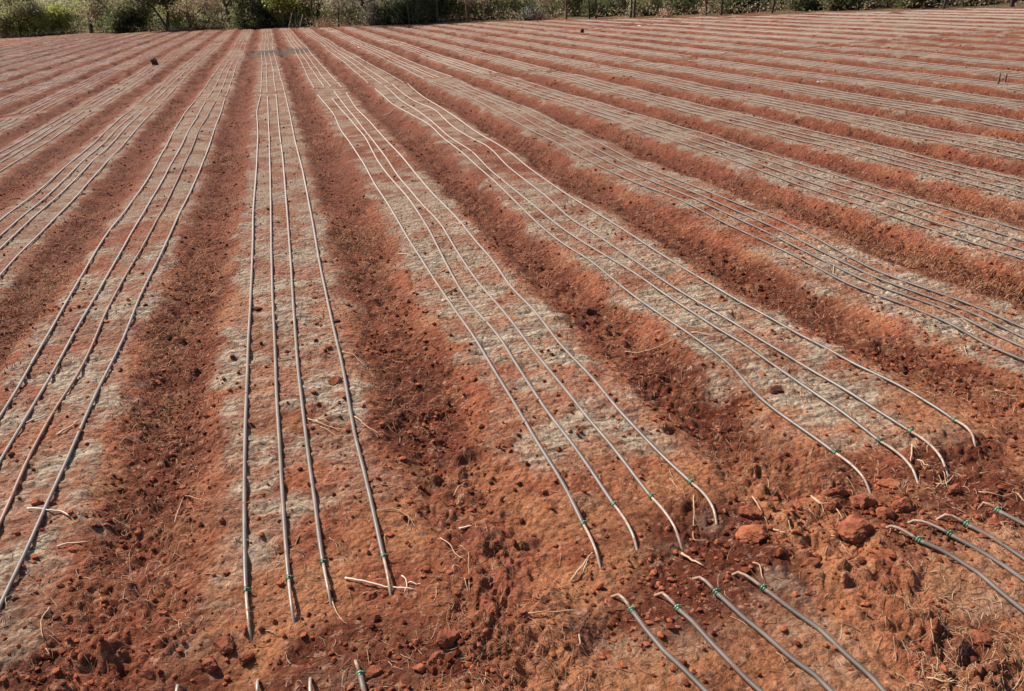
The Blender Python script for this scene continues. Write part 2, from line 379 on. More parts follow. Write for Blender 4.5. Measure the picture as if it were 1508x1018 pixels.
DAMP1 = (0.085, 0.020, 0.010); DAMP2 = (0.185, 0.048, 0.023)
DUST1 = (0.185, 0.135, 0.10); DUST2 = (0.56, 0.465, 0.35); MOT1 = (0.10, 0.028, 0.014); MOT2 = (0.38, 0.19, 0.09); SPECK = (0.17, 0.050, 0.026); SPECK2 = (0.085, 0.035, 0.024); PALE = (0.48, 0.27, 0.18)
build_ground_mat(ground_mat)

ys = [0.45]
while ys[-1] < 95: ys.append(ys[-1]+0.0036*(ys[-1]+0.75))
ys = np.array(ys)
back = 0.45-np.geomspace(0.02, 300, 34)[::-1]; front = 95+np.geomspace(1.0, 900, 26)
rows = np.concatenate([back, ys, front])
NC = 1450
v = np.linspace(0, 1, NC)
yc = np.clip(rows, 0.45, 95)
left = -1.25-0.40*yc; right = 1.9+1.15*yc
core = left[:, None]+(right-left)[:, None]*v[None]
gw = np.geomspace(0.02, 1, 22)
outl = left[:, None]-(700*gw[::-1]**3+gw[::-1]*2.0)[None]; outr = right[:, None]+(700*gw**3+gw*2.0)[None]
GX = np.concatenate([outl, core, outr], 1); GY = np.repeat(rows[:, None], GX.shape[1], 1)
SP = np.repeat(np.maximum((right-left)/NC, np.gradient(rows))[:, None], GX.shape[1], 1)
SP[:, :22] = 0.5; SP[:, -22:] = 0.5
GZ, dust, damp, orange, flo, wet = terrain(GX, GY, SP, True)
nr, nc = GX.shape
idx = np.arange(nr*nc).reshape(nr, nc)
F = np.stack([idx[:-1, :-1], idx[:-1, 1:], idx[1:, 1:], idx[1:, :-1]], -1).reshape(-1, 4)
gm = raw_mesh('ground', np.stack([GX, GY, GZ], -1).reshape(-1, 3), F.ravel(), np.full(len(F), 4), ground_mat, True)
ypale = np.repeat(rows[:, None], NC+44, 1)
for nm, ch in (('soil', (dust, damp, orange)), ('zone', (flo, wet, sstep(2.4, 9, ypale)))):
    at_ = gm.attributes.new(nm, 'FLOAT_COLOR', 'POINT')
    c4 = np.ones((nr*nc, 4), np.float32)
    for i in range(3): c4[:, i] = np.clip(ch[i], 0, 1).ravel()
    at_.data.foreach_set('color', c4.ravel())
tag(link('ground', gm), kind='structure')
del GX, GY, GZ, F, SP

# ------------------------------------------------------------------ hoses
hose_mat = noise_mat('dusty_hose_dim_sheen', (0.075,0.060,0.053), (0.135,0.105,0.090), 9, rough=0.55, spec=0.4, coord='Object')
hose_sheen = noise_mat('dusty_hose_sheen', (0.085, 0.068, 0.060), (0.15, 0.118, 0.102), 9, rough=0.42, spec=0.5)  # dark dusty base; the sheen is painted over it further down
stub_mat = noise_mat('pale_stub', (0.22, 0.165, 0.13), (0.36, 0.29, 0.235), 30, rough=0.4, spec=0.6)
brown_mat = noise_mat('muddy_hose', (0.16, 0.075, 0.045), (0.22, 0.11, 0.07), 14, rough=0.5, spec=0.5)
def muddy(m, c=(0.20, 0.075, 0.040), lo=0.54, hi=0.64, k_=0.8):
    b = m.node_tree.nodes['Principled BSDF']; src = b.inputs['Base Color'].links[0].from_socket
    tc = N(m, 'ShaderNodeTexCoord'); nz = N(m, 'ShaderNodeTexNoise'); nz.inputs['Scale'].default_value = 16; nz.inputs['Detail'].default_value = 7; nz.inputs['Roughness'].default_value = 0.75
    L(m, tc.outputs['Object'], nz.inputs['Vector']); mr = N(m, 'ShaderNodeMapRange'); L(m, nz.outputs[0], mr.inputs[0])
    for i, v_ in zip((1, 2, 3, 4), (lo, hi, 0, k_)): mr.inputs[i].default_value = v_
    mx = N(m, 'ShaderNodeMix', data_type='RGBA'); L(m, mr.outputs[0], mx.inputs[0]); L(m, src, mx.inputs[6]); mx.inputs[7].default_value = (*c, 1)
    L(m, mx.outputs[2], b.inputs['Base Color'])
    r2 = N(m, 'ShaderNodeMapRange'); L(m, nz.outputs[0], r2.inputs[0])
    for i, v_ in zip((1, 2, 3, 4), (lo, hi, b.inputs['Roughness'].default_value, 0.9)): r2.inputs[i].default_value = v_
    L(m, r2.outputs[0], b.inputs['Roughness'])
def paint_far_sheen(m, y0, y1, c=((0.33, 0.25, 0.21), (0.46, 0.36, 0.305))):
    # sheen of the distant hoses painted in: base colour pales along world Y
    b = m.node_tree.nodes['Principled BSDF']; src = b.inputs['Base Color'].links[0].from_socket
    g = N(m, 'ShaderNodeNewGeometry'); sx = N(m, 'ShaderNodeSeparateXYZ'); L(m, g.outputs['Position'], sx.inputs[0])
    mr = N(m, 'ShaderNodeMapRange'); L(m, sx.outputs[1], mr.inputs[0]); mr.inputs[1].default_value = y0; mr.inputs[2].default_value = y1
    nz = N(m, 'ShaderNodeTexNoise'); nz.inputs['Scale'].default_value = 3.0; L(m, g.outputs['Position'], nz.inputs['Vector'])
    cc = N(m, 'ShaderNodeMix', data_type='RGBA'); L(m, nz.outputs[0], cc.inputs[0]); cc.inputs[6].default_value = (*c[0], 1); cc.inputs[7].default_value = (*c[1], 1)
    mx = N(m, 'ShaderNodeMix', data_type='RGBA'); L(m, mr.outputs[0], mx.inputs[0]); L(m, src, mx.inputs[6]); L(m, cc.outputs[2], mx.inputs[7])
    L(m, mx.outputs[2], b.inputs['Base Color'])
hose_mid = hose_sheen.copy(); paint_far_sheen(hose_mid, 3.0, 10.0); muddy(hose_mid, (0.20, 0.075, 0.04), 0.58, 0.68, 0.6)
paint_far_sheen(hose_sheen, 1.9, 8.5); paint_far_sheen(hose_mat, 3.5, 20, ((0.24, 0.18, 0.15), (0.36, 0.28, 0.235)))  # glare put into the colour: left hoses pale sooner than right ones
muddy(hose_mat, k_=0.6); muddy(brown_mat); muddy(hose_sheen, (0.20, 0.075, 0.04), 0.58, 0.68, 0.6)
muddy(stub_mat, (0.24, 0.10, 0.055), 0.50, 0.62, 0.9)
tie_mat = mat_new('green_tie', (0.03, 0.20, 0.085), 0.3, 0.6)
_oi = N(tie_mat, 'ShaderNodeObjectInfo'); _cr = N(tie_mat, 'ShaderNodeValToRGB'); L(tie_mat, _oi.outputs['Random'], _cr.inputs[0])
_cr.color_ramp.elements[0].color = (0.02, 0.09, 0.045, 1); _cr.color_ramp.elements[1].color = (0.08, 0.22, 0.12, 1)
L(tie_mat, _cr.outputs[0], tie_mat.node_tree.nodes['Principled BSDF'].inputs['Base Color'])
pale_hose = noise_mat('far_sheen_hose', (0.46, 0.35, 0.29), (0.60, 0.47, 0.40), 5, rough=0.35, spec=0.6)  # unused; pale tone painting the sheen of far hoses

ORD = ['first', 'second', 'third', 'fourth', 'fifth', 'sixth', 'seventh', 'eighth', 'ninth', 'tenth', 'eleventh', 'twelfth', 'thirteenth',
       'fourteenth', 'fifteenth', 'sixteenth', 'seventeenth', 'eighteenth', 'nineteenth', 'twentieth', 'twenty-first', 'twenty-second', 'twenty-third', 'twenty-fourth', 'twenty-fifth', 'twenty-sixth']
WHICH = ['leftmost', 'second', 'third', 'rightmost']
def bed_name(k):
    if k == 0: return 'on the straight-ahead bed'
    return '%s bed %s of the straight-ahead bed' % (ORD[abs(k)-1], 'right' if k > 0 else 'left')

def drape(x, y, r):
    """height of a hose resting on the ground along x, y: it bridges small hollows"""
    z = np.maximum(terrain(x-.005, y, 0.006+0.0035*y), terrain(x+.005, y, 0.006+0.0035*y))
    n = len(z)
    if n > 6:
        m = min(25, (n//2)*2-1); h_ = m//2; ker = np.hanning(m+2)[1:-1]; ker /= ker.sum()
        mean = np.convolve(np.pad(z, h_, mode='edge'), ker, 'valid')
        k3 = np.array([1, 2, 1.])/4; z3 = np.convolve(np.pad(z, 1, mode='edge'), k3, 'valid')
        z = np.maximum(mean+0.004, z3-0.9*r)
        z = np.convolve(np.pad(z, 2, mode='edge'), np.array([1, 2, 3, 2, 1.])/9, 'valid')
    return z+r*0.7
def resample(x, y, step):
    d = np.concatenate([[0], np.cumsum(np.hypot(np.diff(x), np.diff(y)))])
    out = [0.0]
    while out[-1] < d[-1]:
        yy = np.interp(out[-1], d, y); out.append(out[-1]+step*(1+max(0, yy-2)*0.35))
    q = np.minimum(np.array(out), d[-1]); q = q[:-1] if len(q) > 1 and q[-1]-q[-2] < 1e-4 else q
    # smooth corners
    X = np.interp(q, d, x); Y = np.interp(q, d, y)
    n = 19
    if len(X) > 40:
        ker = np.hanning(n+2)[1:-1]; ker /= ker.sum()
        Xs = np.convolve(np.pad(X, n//2, mode='reflect', reflect_type='odd'), ker, 'valid'); Ys = np.convolve(np.pad(Y, n//2, mode='reflect', reflect_type='odd'), ker, 'valid')
        Xs[0], Ys[0], Xs[-1], Ys[-1] = X[0], Y[0], X[-1], Y[-1]; X, Y = Xs, Ys
    return X, Y
R_H = 0.0070
def hose(x, y, label, tie_xy=None, mat=None, lift=0.012, buried=True):
    """x, y run from the near (buried) end; tie_xy = position of the green tie"""
    x, y = resample(x, y, 0.02)
    z = drape(x, y, R_H)
    ox, oy, oz = x[0], y[0], z[0]
    if tie_xy is None:
        mb = MB(); sweep(mb, np.stack([x-ox, y-oy, z-oz], 1), R_H, R_H*0.85, 8 if y.min() < 8 else 6)
        o = link('drip_hose', mb.mesh('drip_hose', mat or hose_mat, True), None, (ox, oy, oz))
        return tag(o, label, 'drip hose', 'drip hoses laid in fours along the beds')
    d = np.hypot(x-tie_xy[0], y-tie_xy[1]); i = int(d.argmin()); i = max(i, 3)
    ss = np.concatenate([[0], np.cumsum(np.hypot(np.diff(x), np.diff(y)))]); st = ss[i]
    u = ss/st
    bump_ = np.where(u < 1, lift*np.sin(np.clip(u, 0, 1)*math.pi)**1.0, 0)
    # stub: leaves the soil and rises to the hose
    z2 = z.copy()
    zs = np.linspace(z[0], z[i], i+1)
    z2[:i+1] = np.maximum(zs, z[:i+1]-0.004)+bump_[:i+1]
    k = np.clip((0.35-u)/0.35, 0, 1); z2 = z2-0.045*k**1.4
    e = tag(link('drip_hose', None, None, (ox, oy, oz)), label, 'drip hose', 'drip hoses laid in fours along the beds')
    P = np.stack([x-ox, y-oy, z2-oz], 1)
    mb = MB(); sweep(mb, P[i:], R_H, R_H*0.88, 10); link('hose_pipe', mb.mesh('hose_pipe', mat or hose_mat, True), e)
    mb = MB(); sweep(mb, P[:i+1], np.linspace(0.0042, 0.0048, i+1), None, 8); link('end_stub', mb.mesh('end_stub', stub_mat, True), e)
    # tie: a wrapped ring with two little raised loops and a knot
    c = P[i]; tv = P[min(i+1, len(P)-1)]-P[max(i-1, 0)]; tv /= np.linalg.norm(tv)
    mb = MB()
    for o_ in (-0.0035, 0.0035):
        q = c+tv*o_; rr = 0.0086
        sweep(mb, np.stack([q-tv*0.0026, q-tv*0.0016, q+tv*0.0016, q+tv*0.0026]), [rr*0.9, rr, rr, rr*0.9], None, 12)
    kn = c+np.array([0.002, 0, 0.0095]); sweep(mb, np.stack([kn-tv*0.004, kn-tv*0.002, kn+tv*0.002, kn+tv*0.004])+np.array([0, 0, .0]), [.0014, .0032, .0032, .0014], None, 8)
    tail = np.array([kn, kn+np.array([.008, -.003, .001]), kn+np.array([.014, -.006, -.004])]); sweep(mb, tail, .0016, None, 5)
    link('tie', mb.mesh('tie', tie_mat, True), e)
    return e

count = 0
# foreground runs (this side of the bare strip)
SEC0 = {
 (0,0): ("271,994;266,1000;262,1012;258,1040;252,1100", 3), (0,1): ("377,980;377,1012;377,1040;376,1100", 1),
 (0,2): ("456,980;457,1018;458,1045;462,1100", 2), (0,3): ("521,969;531,995;536,1018;556,1100", 1),
 (1,0): ("893.6,871.8;915.5,884;932.6,903;950,928;978,962;1009,990.4;1037,1018;1120,1100", 2),
 (1,1): ("956,870;975,878;998,897;1018.5,915.5;1050,950;1078,978;1100,1000;1121,1018;1210,1100", 2),
 (1,2): ("1012,848;1034,859;1058,877;1091,906;1124.4,932;1167.6,969;1201,992;1227,1018;1320,1100", 2),
 (1,3): ("1066,844;1091,853;1127,872.6;1167.6,902.5;1207.5,929;1244,962;1284,995.5;1304,1018;1400,1100", 2),
 (2,0): ("1290.5,775.6;1320,786;1350,799;1390,816;1440,846;1473,872.6;1508,899;1640,1000", 2),
 (2,1): ("1323.7,766;1357,776;1395,789;1433,809.5;1473,832.8;1508,856;1660,960", 2),
 (2,2): ("1370,764.7;1397,766;1422.7,775.6;1456.5,793;1508,826;1680,930", 2),
 (2,3): ("1436.6,746.4;1461.5,756;1508,779.6;1690,890", 1)}
for (k, j), (s_, ti) in SEC0.items():
    a = np.array([float(q) for q in s_.replace(';', ',').split(',')]).reshape(-1, 2)
    gx, gy = at(a[:, 0], a[:, 1], 0.012)
    hose(gx, gy, '%s hose of the foreground run, %s' % (WHICH[j], bed_name(k)), (gx[ti], gy[ti]), lift=0.03 if (k, j) == (0, 0) else 0.01); count += 1
# near run
def bedline(k, j, y0, y1, seed):
    Y = np.arange(y0, y1, 0.12 if y0 < 10 else 0.3); Y = np.append(Y, y1)
    kk = np.full(len(Y), float(k))
    amp = 0.007
    return X0+k*W+OFF[j]+wander(kk, Y)+amp*vn(Y/1.4, 0*Y+j*3.1+k*7.7, 90+seed)+0.018*vn(Y/4.1, 0*Y+j*1.9+k*4.7, 93+seed), Y
YB = 15.54
for k in range(-8, 12):
    for j in range(4):
        ye = YB-0.15+0.2*random.random()-0.0*k
        lab = '%s hose of the near run, %s' % (WHICH[j], bed_name(k))
        if (k, j) in G and k in (0, 1, 2):
            gx, gy = G[(k, j)]; ti = TIE[(k, j)]
            hose(gx, gy, lab, (gx[ti], gy[ti]), lift=0.012, mat=hose_sheen if k < 2 else hose_mid); count += 1; continue
        if k in (-1, 3):
            if (k, j) in G: gx, gy = G[(k, j)]
            else:
                a0, b0 = G[(3, 0)]; a3, b3 = G[(3, 3)]; gy = np.linspace(b0.min(), 15.3, 60); fr = {1: .38, 2: .69}[j]
                o0, o3 = np.argsort(b0), np.argsort(b3)
                gx = np.interp(gy, b0[o0], a0[o0])*(1-fr)+np.interp(gy, b3[o3], a3[o3])*fr+0.015*vn(gy/1.1, gy*0+j*9, 95)
            o_ = np.argsort(gy); gx, gy = gx[o_], gy[o_]
            ext = np.arange(1.8, gy[0]-0.15, 0.2)
            if len(ext):
                ekx, _ = bedline(k, j, 1.8, 3.0, 0); d0 = gx[0]-(X0+k*W+OFF[j]+float(wander(np.array([float(k)]), np.array([gy[0]]))[0]))
                exx = X0+k*W+OFF[j]+wander(np.full(len(ext), float(k)), ext)+d0
                gx = np.concatenate([exx, gx]); gy = np.concatenate([ext, gy])
            o = hose(gx, gy, lab if (k, j) != (-1, 2) else 'mud-browned third hose of the near run, '+bed_name(k), None, brown_mat if (k, j) == (-1, 2) else (hose_sheen if k < 3 else None)); count += 1
            continue
        x, y = bedline(k, j, 1.8, ye, 0)
        if in_view(x, y).sum() < 2: continue
        hose(x, y, lab, mat=hose_sheen if k < 3 else None); count += 1
for (ya, yb, nm, sd_) in ((YB+0.35, 28.6, 'middle', 1), (29.3, None, 'far', 2)):
    for k in range(-24, 26):
        for j in range(4):
            xk = X0+k*W+OFF[j]
            yend = (float(edge_y(xk))-0.6) if yb is None else yb+0.5*random.random()
            yst = ya+0.3*random.random()
            yend = min(yend, float(edge_y(xk))-0.6)
            if yend < yst+1.0: continue
            if nm == 'far' and (k < -13): continue
            x, y = bedline(k, j, yst, yend, sd_)
            if nm == 'middle' and (k, j) in G:      # carry on where the near run stops
                gx_, gy_ = G[(k, j)]; q_ = gy_.argmax()
                x = x+(gx_[q_]-x[0])*np.exp(-(y-y[0])/7.0)
            vis = in_view(x, y)
            if vis.sum() < 2: continue
            hose(x, y, '%s hose of the %s run, %s' % (WHICH[j], nm, bed_name(k)), mat=hose_sheen if k < 5 else hose_mat); count += 1
print('hoses', count)

# ------------------------------------------------------------------ loose clods and stones
clod_mat = noise_mat('clod_soil', (0.12, 0.034, 0.018), (0.27, 0.088, 0.045), 38, rough=0.95, spec=0.15, bump=0.6)
tan_clod = noise_mat('tan_clod', (0.20, 0.060, 0.028), (0.33, 0.115, 0.056), 45, rough=0.95, spec=0.15, bump=0.5)
dark_clod = noise_mat('dark_clod', (0.055, 0.022, 0.016), (0.11, 0.04, 0.026), 40, rough=0.95, spec=0.15, bump=0.5)
white_mat = noise_mat('white_scrap', (0.6, 0.55, 0.5), (0.8, 0.76, 0.7), 20, rough=0.7)
import bmesh
def clod_mesh(name, sx, sy, sz, mat, seed, sub=4, jag=0.28):
    bm = bmesh.new(); bmesh.ops.create_icosphere(bm, subdivisions=sub, radius=1.0)
    r = np.random.default_rng(seed)
    pl = r.normal(size=(9, 3)); pl /= np.linalg.norm(pl, axis=1)[:, None]; dd = r.uniform(0.52, 0.9, 9)
    for v_ in bm.verts:
        p = np.array(v_.co); m_ = 1.0
        for n_, d_ in zip(pl, dd):
            q = p@n_
            if q > 1e-3: m_ = min(m_, d_/q)
        m_ = m_*(1+jag*0.3*float(vn(np.array([p[0]*2.3+p[2]*1.7]), np.array([p[1]*2.3-p[2]*1.1]), seed % 20+100)[0])+0.10*abs(float(vn(np.array([p[0]*5+p[2]*4]), np.array([p[1]*5-p[2]*3.3]), seed % 20+101)[0]))+0.02*r.normal())
        v_.co = Vector((p[0]*m_*sx, p[1]*m_*sy, p[2]*m_*sz))
    me = bpy.data.meshes.new(name); bm.to_mesh(me); bm.free(); me.materials.append(mat)
    return me
def gz(x, y, sp=0.01): return float(terrain(np.array([x]), np.array([y]), sp)[0])
def put_clod(px, py, wpx, hfac, label, mat, seed, name='soil_clod', cat='clod', asp=0.8, group=None):
    """px, py = where its middle shows, wpx = its width in photo pixels"""
    x, y = at([px], [py]); x, y = float(x[0]), float(y[0])
    z0 = gz(x, y); dist = (x*CF[0]+y*CF[1]+(-H)*CF[2]); w_ = wpx*0.80/FPX*dist/2
    x, y = at([px], [py], z0+w_*hfac*0.4); x, y = float(x[0]), float(y[0]); z0 = gz(x, y)
    o = link(name, clod_mesh(name, w_*1.1, w_*asp*1.1, w_*hfac, mat, seed), None, (x, y, z0+w_*hfac*0.15))
    o.rotation_euler = (0, 0, (seed*1.7) % 0.9-0.45)
    return tag(o, label, cat, group)
put_clod(655, 938, 46, .8, 'big reddish clod in the bare strip right of the straight-ahead hose ends', clod_mat, 1)
put_clod(641, 968, 34, .7, 'dark clod just below the big reddish clod at the bottom', clod_mat, 2)
put_clod(618, 985, 22, .8, 'small pale pebble beside the rightmost foreground hose tip', tan_clod, 3, 'pebble', 'pebble')
put_clod(550, 990, 34, .7, 'dark clod at the bottom edge beside the green-tied hose tip', clod_mat, 4)
put_clod(548, 878, 24, .7, 'dark clod at the buried end of the straight-ahead bed rightmost hose', clod_mat, 41)
put_clod(492, 557, 24, .8, 'brick-red triangular clod against the straight-ahead bed rightmost hose', tan_clod, 5)
put_clod(377, 453, 20, .5, 'small blackish clod between the first two straight-ahead hoses', dark_clod, 6)
put_clod(494, 474, 16, .5, 'small black clod under the straight-ahead bed rightmost hose', dark_clod, 7)
put_clod(869, 460, 24, .8, 'dark square clod at the edge of the first furrow right', dark_clod, 8)
put_clod(1143, 572, 24, .7, 'dark round clod on smooth orange soil beside a hose', dark_clod, 9)
put_clod(1112, 787, 66, .35, 'flat tan-topped clod, broadest in the bare strip at right', tan_clod, 10)
put_clod(1104, 757, 50, .5, 'dark lump behind the flat tan-topped clod', clod_mat, 11)
put_clod(1232, 718, 38, .9, 'rounded clod, leftmost of the heap at the right hose ends', clod_mat, 12)
put_clod(1230, 742, 36, .9, 'dark clod at the front left of the heap of clods', clod_mat, 13)
put_clod(1270, 735, 42, .8, 'blocky clod touching the left buried hose end on the right bed', clod_mat, 14)
put_clod(1303, 752, 44, .8, 'dark clod in the middle of the heap between hose ends', clod_mat, 15)
put_clod(1330, 742, 36, .9, 'clod at the right of the heap below the curved stubs', clod_mat, 16)
put_clod(1308, 712, 40, .4, 'flat tan clod at the back of the heap of clods', tan_clod, 17)
put_clod(1262, 778, 72, .45, 'long low clod in front of the heap, by pale hose tip', clod_mat, 18)
put_clod(1300, 822, 60, .3, 'low smooth lump of soil below the right foreground hoses', clod_mat, 19)
put_clod(1405, 720, 28, .8, 'small clod right of the curved stubs with straw on it', clod_mat, 20)
put_clod(1196, 829, 30, .5, 'small crumbly clod in the bare strip below the tan-topped clod', clod_mat, 21)
put_clod(53, 738, 20, .7, 'reddish stone above the white stick at left', tan_clod, 22, 'stone', 'stone')
put_clod(1440, 940, 44, .5, 'broken clod in the dark crumbled patch at lower right', clod_mat, 23)
put_clod(1470, 760, 26, .6, 'dark clod by the top right foreground hose tip', clod_mat, 24)
put_clod(893, 962, 26, .5, 'small clod in the bare soil left of the lowest hose', clod_mat, 25)
put_clod(330, 950, 40, .7, 'dark clod in the crumbled heap under the leftmost straight-ahead hose', clod_mat, 26)
put_clod(362, 972, 30, .8, 'purplish clod just above the foreground hose with green tie', clod_mat, 27)
put_clod(309, 985, 34, .7, 'rounded clod at the bottom left of the crumbled heap', clod_mat, 28)
put_clod(240, 905, 14, .7, 'small pebble on the bare strip in the lower left', tan_clod, 29, 'pebble', 'pebble')
put_clod(228, 91, 13, 2.0, 'upright dark block of earth standing alone in the far left rows', dark_clod, 30)
put_clod(857, 45, 7, 1.8, 'small dark upright lump far off near the right field edge', dark_clod, 31)
put_clod(865, 460.5+14, 12, .5, 'little crumb in front of the dark square clod', clod_mat, 32)
put_clod(640, 385, 5, .4, 'pale scrap of dry stalk beside the hoses', white_mat, 33, 'litter_scrap', 'scrap')
put_clod(941, 38, 9, .5, 'bright white scrap lying far off near the field edge', white_mat, 34, 'litter_scrap', 'scrap')
put_clod(529, 73, 5, .6, 'tiny white scrap by the dark wet patch', white_mat, 35, 'litter_scrap', 'scrap')
put_clod(1205, 119, 7, .9, 'white tuft of litter in the far right rows', white_mat, 36, 'litter_scrap', 'scrap')
put_clod(652, 443, 6, .9, 'cream scrap standing by the hose crossed by a dark twig', white_mat, 37, 'litter_scrap', 'scrap')

# ------------------------------------------------------------------ twigs, roots and straws one can point at
straw_mat = noise_mat('dry_straw', (0.34, 0.19, 0.11), (0.50, 0.33, 0.21), 12, rough=0.8)
pale_twig = noise_mat('pale_twig', (0.50, 0.37, 0.27), (0.66, 0.53, 0.42), 18, rough=0.75)
root_mat = noise_mat('red_root', (0.30, 0.12, 0.07), (0.42, 0.20, 0.12), 15, rough=0.85)
dark_twig = noise_mat('dark_twig', (0.10, 0.05, 0.035), (0.17, 0.09, 0.06), 15, rough=0.85)
def twig(pts, r, mat, label, branches=(), name='twig', lift=0.004, cat='twig'):
    def line(p, r_, lf):
        a = np.array(p, float).reshape(-1, 2); gx, gy = at(a[:, 0], a[:, 1], 0.01)
        d = np.concatenate([[0], np.cumsum(np.hypot(np.diff(gx), np.diff(gy)))]); n = max(6, int(d[-1]/0.012)); q = np.linspace(0, d[-1], n)
        x = np.interp(q, d, gx); y = np.interp(q, d, gy)
        if n > 6:
            x = np.convolve(np.pad(x, 1, mode='reflect', reflect_type='odd'), [.25, .5, .25], 'valid'); y = np.convolve(np.pad(y, 1, mode='reflect', reflect_type='odd'), [.25, .5, .25], 'valid')
        z = drape(x, y, r_)
        z = z+lf*np.sin(np.linspace(0, math.pi*1.7, n))**2
        wob = rng.normal(0, r_*0.25, (n, 3))
        return np.stack([x, y, z], 1)+wob, r_*np.linspace(1.1, 0.6, n)
    P, rr = line(pts, r, lift); o0 = P[0].copy()
    mb = MB(); sweep(mb, P-o0, rr, None, 6)
    for b in branches:
        Q, rq = line(b, r*0.65, lift*2); sweep(mb, Q-o0, rq, None, 5)
    o = link(name, mb.mesh(name, mat, True), None, tuple(o0))
    return tag(o, label, cat)
twig([40,626, 58,619, 74,613], .0035, pale_twig, 'pale twig between the second and third hoses at far left')
twig([85,646, 103,636, 121,624], .0036, pale_twig, 'pale twig left of the rightmost hose of the left bed')
twig([42,753, 72,756, 92,756, 103,764], .0034, pale_twig, 'white stick lying under a hose near the left edge')
twig([84,803, 106,799, 131,793], .0026, pale_twig, 'pale thin twig right of the leftmost bed hose, below the white stick')
twig([75,900, 62,922, 64,936, 67,950], .0018, straw_mat, 'thin curved straw at the lower left')
twig([69,959, 72,964, 76,970], .0018, straw_mat, 'short straw below the curved straw at lower left')
twig([254,759, 259,737, 268,722, 281,716], .0022, straw_mat, 'bent root on the flank of the left furrow', [[268,722, 296,735, 298,745]])
twig([258,752, 300,752, 330,748, 372,748], .0013, root_mat, 'thin reddish root running across to the leftmost hose')
twig([184,790, 187,840, 200,864, 212,884], .0013, dark_twig, 'thin dark string lying in the left furrow')
twig([255,860, 300,848, 340,846, 358,850], .0014, root_mat, 'long thin reddish root touching the leftmost straight hose near its tie')
twig([508,853, 537,859, 581,869, 612,875], .0030, pale_twig, 'pale forked twig across the buried end of the rightmost hose', [[592,850, 601,864, 597,880], [601,862, 622,868]])
twig([534,873, 559,869], .0028, root_mat, 'short brown stick just below the pale forked twig')
twig([489,884, 495,900, 504.6,916], .0016, straw_mat, 'thin root hanging beside the third straight hose end', [[499,908, 512,920]])
twig([556,759, 581,756, 604.6,764, 600,781], .0018, straw_mat, 'arched straw right of the rightmost straight hose', [[604,764, 612,778]])
twig([550,721, 570,720, 589,721], .0018, root_mat, 'short root touching the rightmost straight hose')
twig([668,725, 675,712, 687,703], .0026, straw_mat, 'pale stub of straw on the second furrow slope', [[672,735, 676,728]])
twig([676,772, 695,771], .0036, pale_twig, 'short pale stick left of the first right bed')
twig([648,790, 662,800, 672,818, 688,832], .0016, straw_mat, 'tangle of straw in the second furrow mouth', [[655,815, 690,800], [668,826, 692,812], [684,856, 690,880], [676,800, 690,815], [690,812, 692,882]])
twig([840,858, 856,839, 873,820], .0022, pale_twig, 'pale twig leaning at the left buried end of the right bed', [[858,846, 866,830]])
twig([1021,734, 1022,762, 1020,794, 1021,804, 1046,804], .0018, straw_mat, 'bent straw shaped like an L beside the last hose end')
twig([1003,819, 1018,829, 1036,841], .0036, straw_mat, 'stout pale stalk between two hose ends in the bare strip')
twig([778,910, 806,908, 834,905, 850,906], .0020, straw_mat, 'straight straw on bare soil left of the foreground hoses')
twig([853,934, 854,950], .0022, straw_mat, 'short upright straw left of the lowest hoses')
twig([1108,735, 1121,756, 1129,776], .0022, straw_mat, 'straw leaning on the flat tan-topped clod', [[1116,748, 1123,770]])
twig([1194,735, 1207,751, 1222,746, 1241,770], .0026, straw_mat, 'crooked straw left of the heap of clods', [[1198,740, 1214,755, 1208,765]])
twig([1138,787, 1157,796], .0026, straw_mat, 'short straw right of the flat tan-topped clod', [[1160,775, 1166,790]])
twig([1222,790, 1237,794, 1247,808], .0016, straw_mat, 'thin straw arc below the long low clod', [[1268,795, 1262,806]])
twig([1108,833, 1118,834, 1123,858], .0018, straw_mat, 'bent straw standing over a green tie')
twig([1367,992, 1390,1002, 1417,1000], .0020, straw_mat, 'dead weed with forked stems at the lower right corner', [[1370,976, 1376,988, 1400,996], [1395,1000, 1412,992], [1400,1000, 1425,998]], name='dead_weed', cat='weed')
twig([1486,730, 1496,734, 1508,746], .0024, straw_mat, 'straw at the right edge above the foreground hoses', [[1440,728, 1470,738, 1500,736]])
twig([920,503, 939,507, 964,504, 1011,499], .0024, straw_mat, 'long pale stalk meeting the hose of the second right bed', [[925,503, 915,498], [932,508, 920,515]])
twig([1018,493, 1052,497], .0024, pale_twig, 'thin pale stick under the second right bed hoses')
twig([655,432, 672,421], .0040, dark_twig, 'thick dark twig under a hose of the first right bed')
twig([650,440, 676,443], .0026, pale_twig, 'pale twig crossing the hose below the dark twig', [[660,437, 668,447]])
twig([587,372, 606,376, 620,366], .0024, pale_twig, 'white twig crossing the leftmost hose of the first right bed', [[600,376, 616,380]])
twig([454,621, 476,630, 517,641], .0024, straw_mat, 'long straw between the two right hoses of the straight-ahead bed', [[473,632, 495,647, 520,651], [470,622, 500,632]])
twig([504,520, 523,525, 537,537], .0022, straw_mat, 'curved straw right of the straight-ahead bed')
twig([515,569, 530,570, 545,572], .0024, straw_mat, 'pale straw right of the brick-red clod')
twig([523,619, 539,632, 559,644], .0024, straw_mat, 'straw slanting down from the rightmost straight hose')
twig([1301,207, 1290,211, 1280,216], .0052, straw_mat, 'bent pale stalk in a furrow at far right')
twig([1342,143, 1331,148], .0080, pale_twig, 'short thick white stick among the far right rows')
twig([565,165, 579,160], .0070, pale_twig, 'white stick in the furrow left of centre, far up')
twig([1341,664, 1341,676, 1339,689], .0034, straw_mat, 'pale stalk standing between the two middle stubs at right')
twig([1350,683, 1367,700], .0026, straw_mat, 'short straw between the curved stubs')
